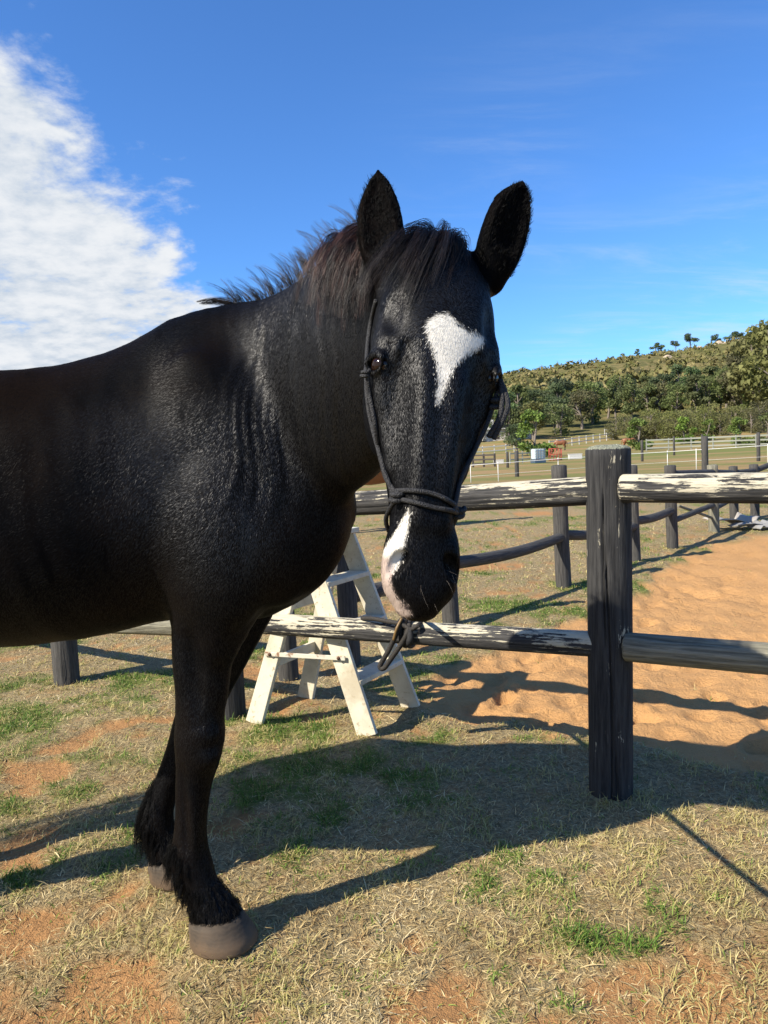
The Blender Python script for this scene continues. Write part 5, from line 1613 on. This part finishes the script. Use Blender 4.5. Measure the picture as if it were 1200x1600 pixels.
# scrub on the slope: one mass of bushes and rocks
parts, tones = [], []
nb = 5200
by = 195 + 290 * RNG.random(nb) ** 0.8; bx = by * RNG.uniform(-0.25, 0.62, nb)
bz = hill_z(bx, by)
V_, F_, T_ = [], [], []; off = 0
for k in range(nb):
    dens = vnoise(np.array([bx[k] / 40]), np.array([by[k] / 40]), 3)[0]
    low = 1 - sstep(by[k], 240, 330)
    if RNG.random() > 0.25 + 0.55 * dens + 0.3 * low: continue
    s = RNG.uniform(0.9, 2.4) * (1 + 0.9 * low); n = 16 if by[k] > 300 else 26
    V, f, t = leaf_cloud([[bx[k], by[k], bz[k] + s * .4, s, s, s * .8]], n, s * .8)
    V_.append(V); F_.append(f + off); T_.append(np.clip(t * 0.6 + RNG.uniform(0, .6), 0, 1)); off += len(V)
sm_ = mesh_np('scrub', np.vstack(V_), np.vstack(F_), smooth=False); set_attr(sm_, 'tone', np.concatenate(T_))
m = Mat('scrub'); c = m.ramp(m.attr('tone'), [(0.0, (0.065, 0.075, 0.028)), (0.45, (0.14, 0.14, 0.05)), (0.75, (0.165, 0.145, 0.06)), (1.0, (0.22, 0.185, 0.085))])
m.set(Base_Color=c, Roughness=0.9); m.b.inputs['Specular IOR Level'].default_value = 0.1
tag(link('hill_scrub', sm_, m.m), 'low olive and brown scrub covering the hillside', 'scrub', kind='stuff')
# pale rocks near the ridge
m = Mat('rock'); n_ = m.noise(m.coord('Object'), 0.6, 5); m.set(Base_Color=m.mix(n_, (0.28, 0.21, 0.14), (0.50, 0.42, 0.32)), Roughness=0.9); M_ROCK = m.m
def rock_mesh(seed):
    rr = np.random.default_rng(seed); bm = bmesh.new(); bmesh.ops.create_icosphere(bm, subdivisions=2, radius=1)
    for v in bm.verts: v.co *= 1 + 0.35 * (rr.random() - .5)
    me = bpy.data.meshes.new('boulder'); bm.to_mesh(me); bm.free(); me.materials.append(M_ROCK); return me
RM = [rock_mesh(k) for k in range(4)]
for k, (px_, Yd, s) in enumerate(((1050, 455, 2.2), (1062, 458, 1.7), (1075, 452, 1.3), (1040, 450, 1.5), (1128, 440, 4.0), (1138, 436, 2.6), (1120, 442, 2.4), (1095, 430, 1.5), (1105, 432, 1.1), (1045, 380, 1.6), (1148, 430, 2.0), (1022, 458, 1.4), (1010, 452, 1.1), (1160, 425, 2.0))):
    x_, y_ = px_xy(px_, Yd); o = bpy.data.objects.new('boulder', RM[k % 4]); COL.objects.link(o)
    o.location = (x_, y_, float(hill_z(np.array([x_]), np.array([y_]))[0]) + s * .3); o.scale = (s * 1.3, s, s * .8); o.rotation_euler = (0, 0, k)
    tag(o, 'pale weathered boulder among the scrub below the ridge', 'boulder', 'boulders below the ridge')

# ================================================================== PADDOCKS BEHIND
def flat_mat(name, col, rough=0.7, metal=0.0):
    m = Mat(name); n_ = m.noise(m.coord('Object'), 9, 4)
    m.set(Base_Color=m.mix(n_, tuple(v * 0.75 for v in col), tuple(min(1, v * 1.1) for v in col)), Roughness=rough, Metallic=metal)
    return m.m
M_WHITE, M_TAPE, M_RED, M_BLUE = flat_mat('white_paint', (0.56, 0.55, 0.51)), flat_mat('white_tape', (0.80, 0.79, 0.76)), flat_mat('red_paint', (0.36, 0.06, 0.035)), flat_mat('blue_drum', (0.05, 0.09, 0.14), 0.4)
M_GREYB, M_DKW, M_ROOF, M_TANK = flat_mat('grey_boards', (0.25, 0.26, 0.22)), flat_mat('dark_timber', (0.05, 0.042, 0.036)), flat_mat('pale_roof', (0.45, 0.45, 0.43)), flat_mat('tank_plastic', (0.52, 0.62, 0.66), 0.4)
def gz(x, y): return float(ground_z(np.array([x]), np.array([y]))[0]) if y < 148 else float(terrain(np.array([x]), np.array([y]))[0])
def box(name, c, s, mat, parent, rz=0.0, bev=0.02):
    bm = bmesh.new(); bmesh.ops.create_cube(bm, size=1.0)
    bmesh.ops.scale(bm, vec=Vector(s), verts=bm.verts); bmesh.ops.bevel(bm, geom=bm.edges[:], offset=min(bev, min(s) * .2), segments=1, affect='EDGES')
    bmesh.ops.rotate(bm, matrix=Matrix.Rotation(rz, 3, 'Z'), verts=bm.verts); bmesh.ops.translate(bm, vec=Vector(c), verts=bm.verts)
    me = bpy.data.meshes.new(name); bm.to_mesh(me); bm.free()
    return link(name, me, mat, parent)
def board_fence(name, label, pts, mat, n_rails, h, step, pw=0.12, rw=0.14):
    """post-and-rail fence over the terrain; pts = (px, distance)"""
    W = [px_xy(*p) for p in pts]
    root = empty(name, (W[0][0], W[0][1], gz(*W[0]))); tag(root, label, 'fence')
    P = []
    for a, b in zip(W, W[1:]):
        a, b = np.array(a), np.array(b); n = max(1, int(round(np.linalg.norm(b - a) / step)))
        for k in range(n): P.append(a + (b - a) * k / n)
    P.append(np.array(W[-1]))
    for p in P: box('post', (p[0], p[1], gz(*p) + h / 2 - .1), (pw, pw, h + .2), mat, root)
    for a, b in zip(P, P[1:]):
        for q in range(n_rails):
            zz = h * (q + 0.75) / (n_rails + 0.1)
            A_, B_ = np.array([a[0], a[1] - pw * .6, gz(*a) + zz]), np.array([b[0], b[1] - pw * .6, gz(*b) + zz])
            plank('rail', A_, B_, (0, 0, 1), rw, 0.05, mat, root, bev=0.008)
board_fence('white_fence', 'white board fence below the wood, left of the bright green tree', [(735, 112), (790, 114), (828, 118)], M_WHITE, 2, 1.35, 2.3)
board_fence('white_fence', 'white board fence climbing towards the wood, right of the bright green tree', [(858, 118), (905, 124), (958, 132)], M_WHITE, 2, 1.35, 2.4)
board_fence('white_fence', 'short white board fence in front of the trunks of the wood', [(945, 144), (1020, 147)], M_WHITE, 2, 1.3, 2.6)
board_fence('grey_board_fence', 'faded grey-white board fence bordering the green far paddock', [(1010, 92), (1080, 90), (1150, 86), (1215, 80)], M_GREYB, 3, 1.5, 3.0, 0.14, 0.17)
# dark yard rails near the tank
board_fence('yard_fence', 'dark timber yard rails beside the caged water tank', [(738, 62), (772, 61)], M_DKW, 3, 1.1, 1.2, 0.16, 0.14)
board_fence('yard_fence', 'low grey timber rails right behind the dark yard posts', [(796, 66), (835, 67)], M_GREYB, 2, 1.1, 1.2, 0.1, 0.12)

# single dark posts of the paddock
for k, (px_, yt, yb) in enumerate(((808, 705, 745), (1102, 682, 750), (1185, 676, 721), (1003, 688, 713), (1053, 682, 703), (1097, 679, 700), (792, 706, 727))):
    p = gnd(px_, yb) if yb > 725 or px_ > 1150 else None
    if p is None or p[1] > 60:
        x_, y_ = px_xy(px_, {713: 55, 703: 70, 700: 72, 727: 55}.get(yb, 45)); z_ = gz(x_, y_)
        p = np.array([x_, y_, z_])
    hgt = at(px_, yt, p[1])[2] - p[2]
    root = log_mesh(max(hgt, 1.0) + 0.2, 0.10 if px_ != 1102 else 0.11, 0.095, 200 + k, sides=12, rings=4, cracks=0, dome=0.2); root.materials.append(M_FAR)
    o = bpy.data.objects.new('paddock_post', root); COL.objects.link(o); o.location = (p[0], p[1], p[2] - 0.2)
    tag(o, 'thick dark round paddock post rising behind the peeling top rail' if px_ == 1102 else 'slim dark paddock post out in the worn field', 'post', None if px_ == 1102 else 'dark posts out in the field')
# white electric tape on thin posts
TP = [(735, 727, 30), (778, 724, 30), (872, 717, 31), (957, 711, 31), (1043, 706, 32), (1088, 703, 31), (1200, 696, 30), (1300, 690, 30)]
root = empty('tape_fence', (*px_xy(778, 30), 0)); tag(root, 'white electric tape strung on thin white posts across the field', 'fence')
T3 = np.array([at(*t) for t in TP])
V, Fs = tube(T3, 0.011, 6); link('tape', mesh_np('tape', V, Fs), M_TAPE, root)
V, Fs = tube(T3 - np.array([0, 0, .45]), 0.0045, 5); link('wire', mesh_np('wire', V, Fs), M_TAPE, root)
for t in T3:
    V, Fs = tube(np.array([[t[0], t[1] + .02, gz(t[0], t[1]) - .1], [t[0], t[1] + .02, t[2] + .05]]), 0.014, 8); link('post', mesh_np('post', V, Fs), M_TAPE, root)

# caged tank, red frame, blocks, house
x_, y_ = px_xy(840, 66); z_ = gz(x_, y_)
tank = empty('water_tank', (x_, y_, z_)); tag(tank, 'pale blue plastic water tank in a wire cage on a dark base', 'tank')
box('tank_body', (x_, y_, z_ + .78), (0.95, 0.95, 0.95), M_TANK, tank, 0.2, 0.08)
box('pallet', (x_, y_, z_ + .15), (1.05, 1.05, 0.30), M_BLUE, tank, 0.2)
for k in range(5):
    for s in (-1, 1):
        q = Matrix.Rotation(0.2, 3, 'Z') @ Vector((-0.5 + k * .25, s * .51, 0)); box('cage_bar', (x_ + q.x, y_ + q.y, z_ + .8), (0.03, 0.03, 1.05), M_IRON, tank, 0.2)
        q = Matrix.Rotation(0.2, 3, 'Z') @ Vector((0, s * .53, 0)); box('cage_bar', (x_ + q.x, y_ + q.y, z_ + .35 + k * .22), (1.05, 0.03, 0.03), M_IRON, tank, 0.2)
x_, y_ = px_xy(867, 72); z_ = gz(x_, y_)
fe = empty('hay_feeder', (x_, y_, z_)); tag(fe, 'red metal bar hay feeder beside the caged water tank', 'feeder')
for zz in (0.08, 0.6, 1.15):
    a = np.linspace(0, 2 * math.pi, 15); V, Fs = tube(np.stack([x_ + .62 * np.cos(a), y_ + .62 * np.sin(a), np.full(15, z_ + zz)], 1), 0.035, 6, cap=False); link('ring', mesh_np('ring', V, Fs), M_RED, fe)
for k in range(12):
    a = k * math.pi / 6; V, Fs = tube(np.array([[x_ + .62 * math.cos(a), y_ + .62 * math.sin(a), z_], [x_ + .62 * math.cos(a + .25), y_ + .62 * math.sin(a + .25), z_ + 1.15]]), 0.028, 6); link('bar', mesh_np('bar', V, Fs), M_RED, fe)
for px_, d_, s, lab in ((778, 68, (0.9, 0.4, 0.35), 'pale square block standing by the dark yard rails'), (898, 74, (1.3, 0.5, 0.5), 'low white trough in front of the far sandy bank')):
    x_, y_ = px_xy(px_, d_); z_ = gz(x_, y_)
    ro = empty('block' if px_ < 800 else 'trough', (x_, y_, z_)); tag(ro, lab, 'block' if px_ < 800 else 'trough')
    box('shell', (x_, y_, z_ + s[2] / 2), s, M_WHITE, ro); box('rim', (x_, y_, z_ + s[2] + .012), (s[0] * 1.06, s[1] * 1.06, 0.05), M_WHITE, ro)
x_, y_ = px_xy(788, 147); z_ = gz(x_, y_) - 0.9
hs = empty('house', (x_, y_, z_)); tag(hs, 'small white house with a pale pitched roof half hidden by trees', 'house')
box('wall', (x_, y_, z_ + 1.4), (9, 6, 2.8), M_WHITE, hs, 0.15)
bm = bmesh.new(); q = [bm.verts.new(v) for v in ((-5, -3.5, 0), (5, -3.5, 0), (5, 3.5, 0), (-5, 3.5, 0), (-4.6, 0, 2.0), (4.6, 0, 2.0))]
for f in ((0, 1, 5, 4), (2, 3, 4, 5), (1, 2, 5), (3, 0, 4), (3, 2, 1, 0)): bm.faces.new([q[i] for i in f])
bmesh.ops.rotate(bm, matrix=Matrix.Rotation(0.15, 3, 'Z'), verts=bm.verts); bmesh.ops.translate(bm, vec=(x_, y_, z_ + 2.803), verts=bm.verts)
me = bpy.data.meshes.new('roof'); bm.to_mesh(me); bm.free(); link('roof', me, M_ROOF, hs)
for dx in (-2.5, 0.2, 2.6):
    v = Matrix.Rotation(0.15, 3, 'Z') @ Vector((dx, -3.02, 0)); w_ = box('window', (x_ + v.x, y_ + v.y, z_ + 1.5), (1.1, 0.08, 1.1), M_DKW, hs, 0.15)

# ------------------------------------------------------------------ the other horses
def small_horse(graze):
    """a plain standing horse about 1.55 m at the withers, facing +x, meshed like the big one"""
    global GX, GY, GZ, SD
    keep = (GX, GY, GZ, SD)
    GX, GY, GZ = np.arange(-1.3, 1.5, 0.022).astype(np.float32), np.arange(-.42, .42, 0.022).astype(np.float32), np.arange(-.03, 2.1, 0.022).astype(np.float32)
    SD = np.full((len(GX), len(GY), len(GZ)), 0.5, dtype=np.float32)
    limb([[-.85, 0, 1.22, .17, .24], [-.6, 0, 1.22, .25, .31], [-.2, 0, 1.12, .27, .34], [.15, 0, 1.14, .26, .34], [.42, 0, 1.2, .2, .33], [.58, 0, 1.18, .12, .2]], (0, 0, 1), 0.05, 14)
    if graze: nk = [[.42, 0, 1.30, .12, .26], [.72, 0, 1.10, .1, .2], [.95, 0, .80, .08, .15], [1.05, 0, .55, .08, .13]]; hd_ = [[1.04, 0, .58, .085, .12], [1.10, 0, .40, .08, .12], [1.14, 0, .2, .055, .075], [1.16, 0, .07, .05, .06]]
    else: nk = [[.38, 0, 1.32, .12, .27], [.62, 0, 1.52, .1, .21], [.80, 0, 1.72, .08, .15], [.88, 0, 1.82, .07, .11]]; hd_ = [[.88, 0, 1.84, .08, .1], [1.0, 0, 1.72, .085, .125], [1.16, 0, 1.52, .06, .08], [1.26, 0, 1.38, .05, .06]]
    limb(nk, (0, 0, 1) if not graze else (-.5, 0, .8), 0.05, 10); limb(hd_, (.7, 0, .7), 0.03, 8)
    e0 = np.array(hd_[0][:3])
    for s in (-1, 1):
        limb([[e0[0] - .03, s * .05, e0[2] + .05, .03, .03], [e0[0] - .05, s * .07, e0[2] + .2, .012, .012]], (1, 0, 0), 0.02, 4)
        limb([[.40, s * .15, 1.0, .09, .14], [.38, s * .15, .75, .06, .075], [.37, s * .15, .5, .05, .055], [.36, s * .15, .3, .035, .038], [.35, s * .15, .16, .045, .05], [.40, s * .15, .03, .06, .065]], (1, 0, 0), 0.03, 14)
        o = .1 * s
        limb([[-.72 + o, s * .15, 1.05, .12, .22], [-.70 + o, s * .15, .8, .08, .12], [-.84 + o, s * .15, .56, .05, .07], [-.80 + o, s * .15, .3, .038, .042], [-.80 + o, s * .15, .16, .045, .05], [-.75 + o, s * .15, .03, .06, .065]], (1, 0, 0), 0.03, 14)
    limb([[-1.0, 0, 1.35, .04, .04], [-1.12, 0, 1.1, .05, .05], [-1.14, 0, .7, .05, .05]], (1, 0, 0), 0.02, 6)
    V, f = surface_nets(); V = laplace(V, f, 2)
    GX, GY, GZ, SD = keep
    return mesh_np('horse_small', V, f)
m = Mat('bay_coat'); z_ = m.node('ShaderNodeSeparateXYZ', {0: m.coord('Object')}).outputs[2]
m.set(Base_Color=m.mix(m.step(z_, 0.45, 0.65), (0.015, 0.010, 0.008), (0.20, 0.075, 0.028)), Roughness=0.5); M_BAY = m.m
hg, hs_ = small_horse(True), small_horse(False)
p = gnd(570, 832)
for me, x_, y_, rz, lab in ((hs_, p[0] + .2, p[1] + .3, RAD(12), 'brown horse with dark legs standing behind the fence, mostly hidden by the black horse'),
                            (hg, *px_xy(984, 106), RAD(-8), 'small brown horse grazing far out beside the big fence post'), (hg, *px_xy(874, 112), RAD(175), 'tiny dark horse grazing beside the red hay feeder')):
    r_ = empty('horse', (x_, y_, gz(x_, y_) + 0.01)); tag(r_, lab, 'horse'); r_.rotation_euler = (0, 0, rz)
    o = bpy.data.objects.new('body', me); COL.objects.link(o); o.parent = r_
    if not me.materials: me.materials.append(M_BAY)
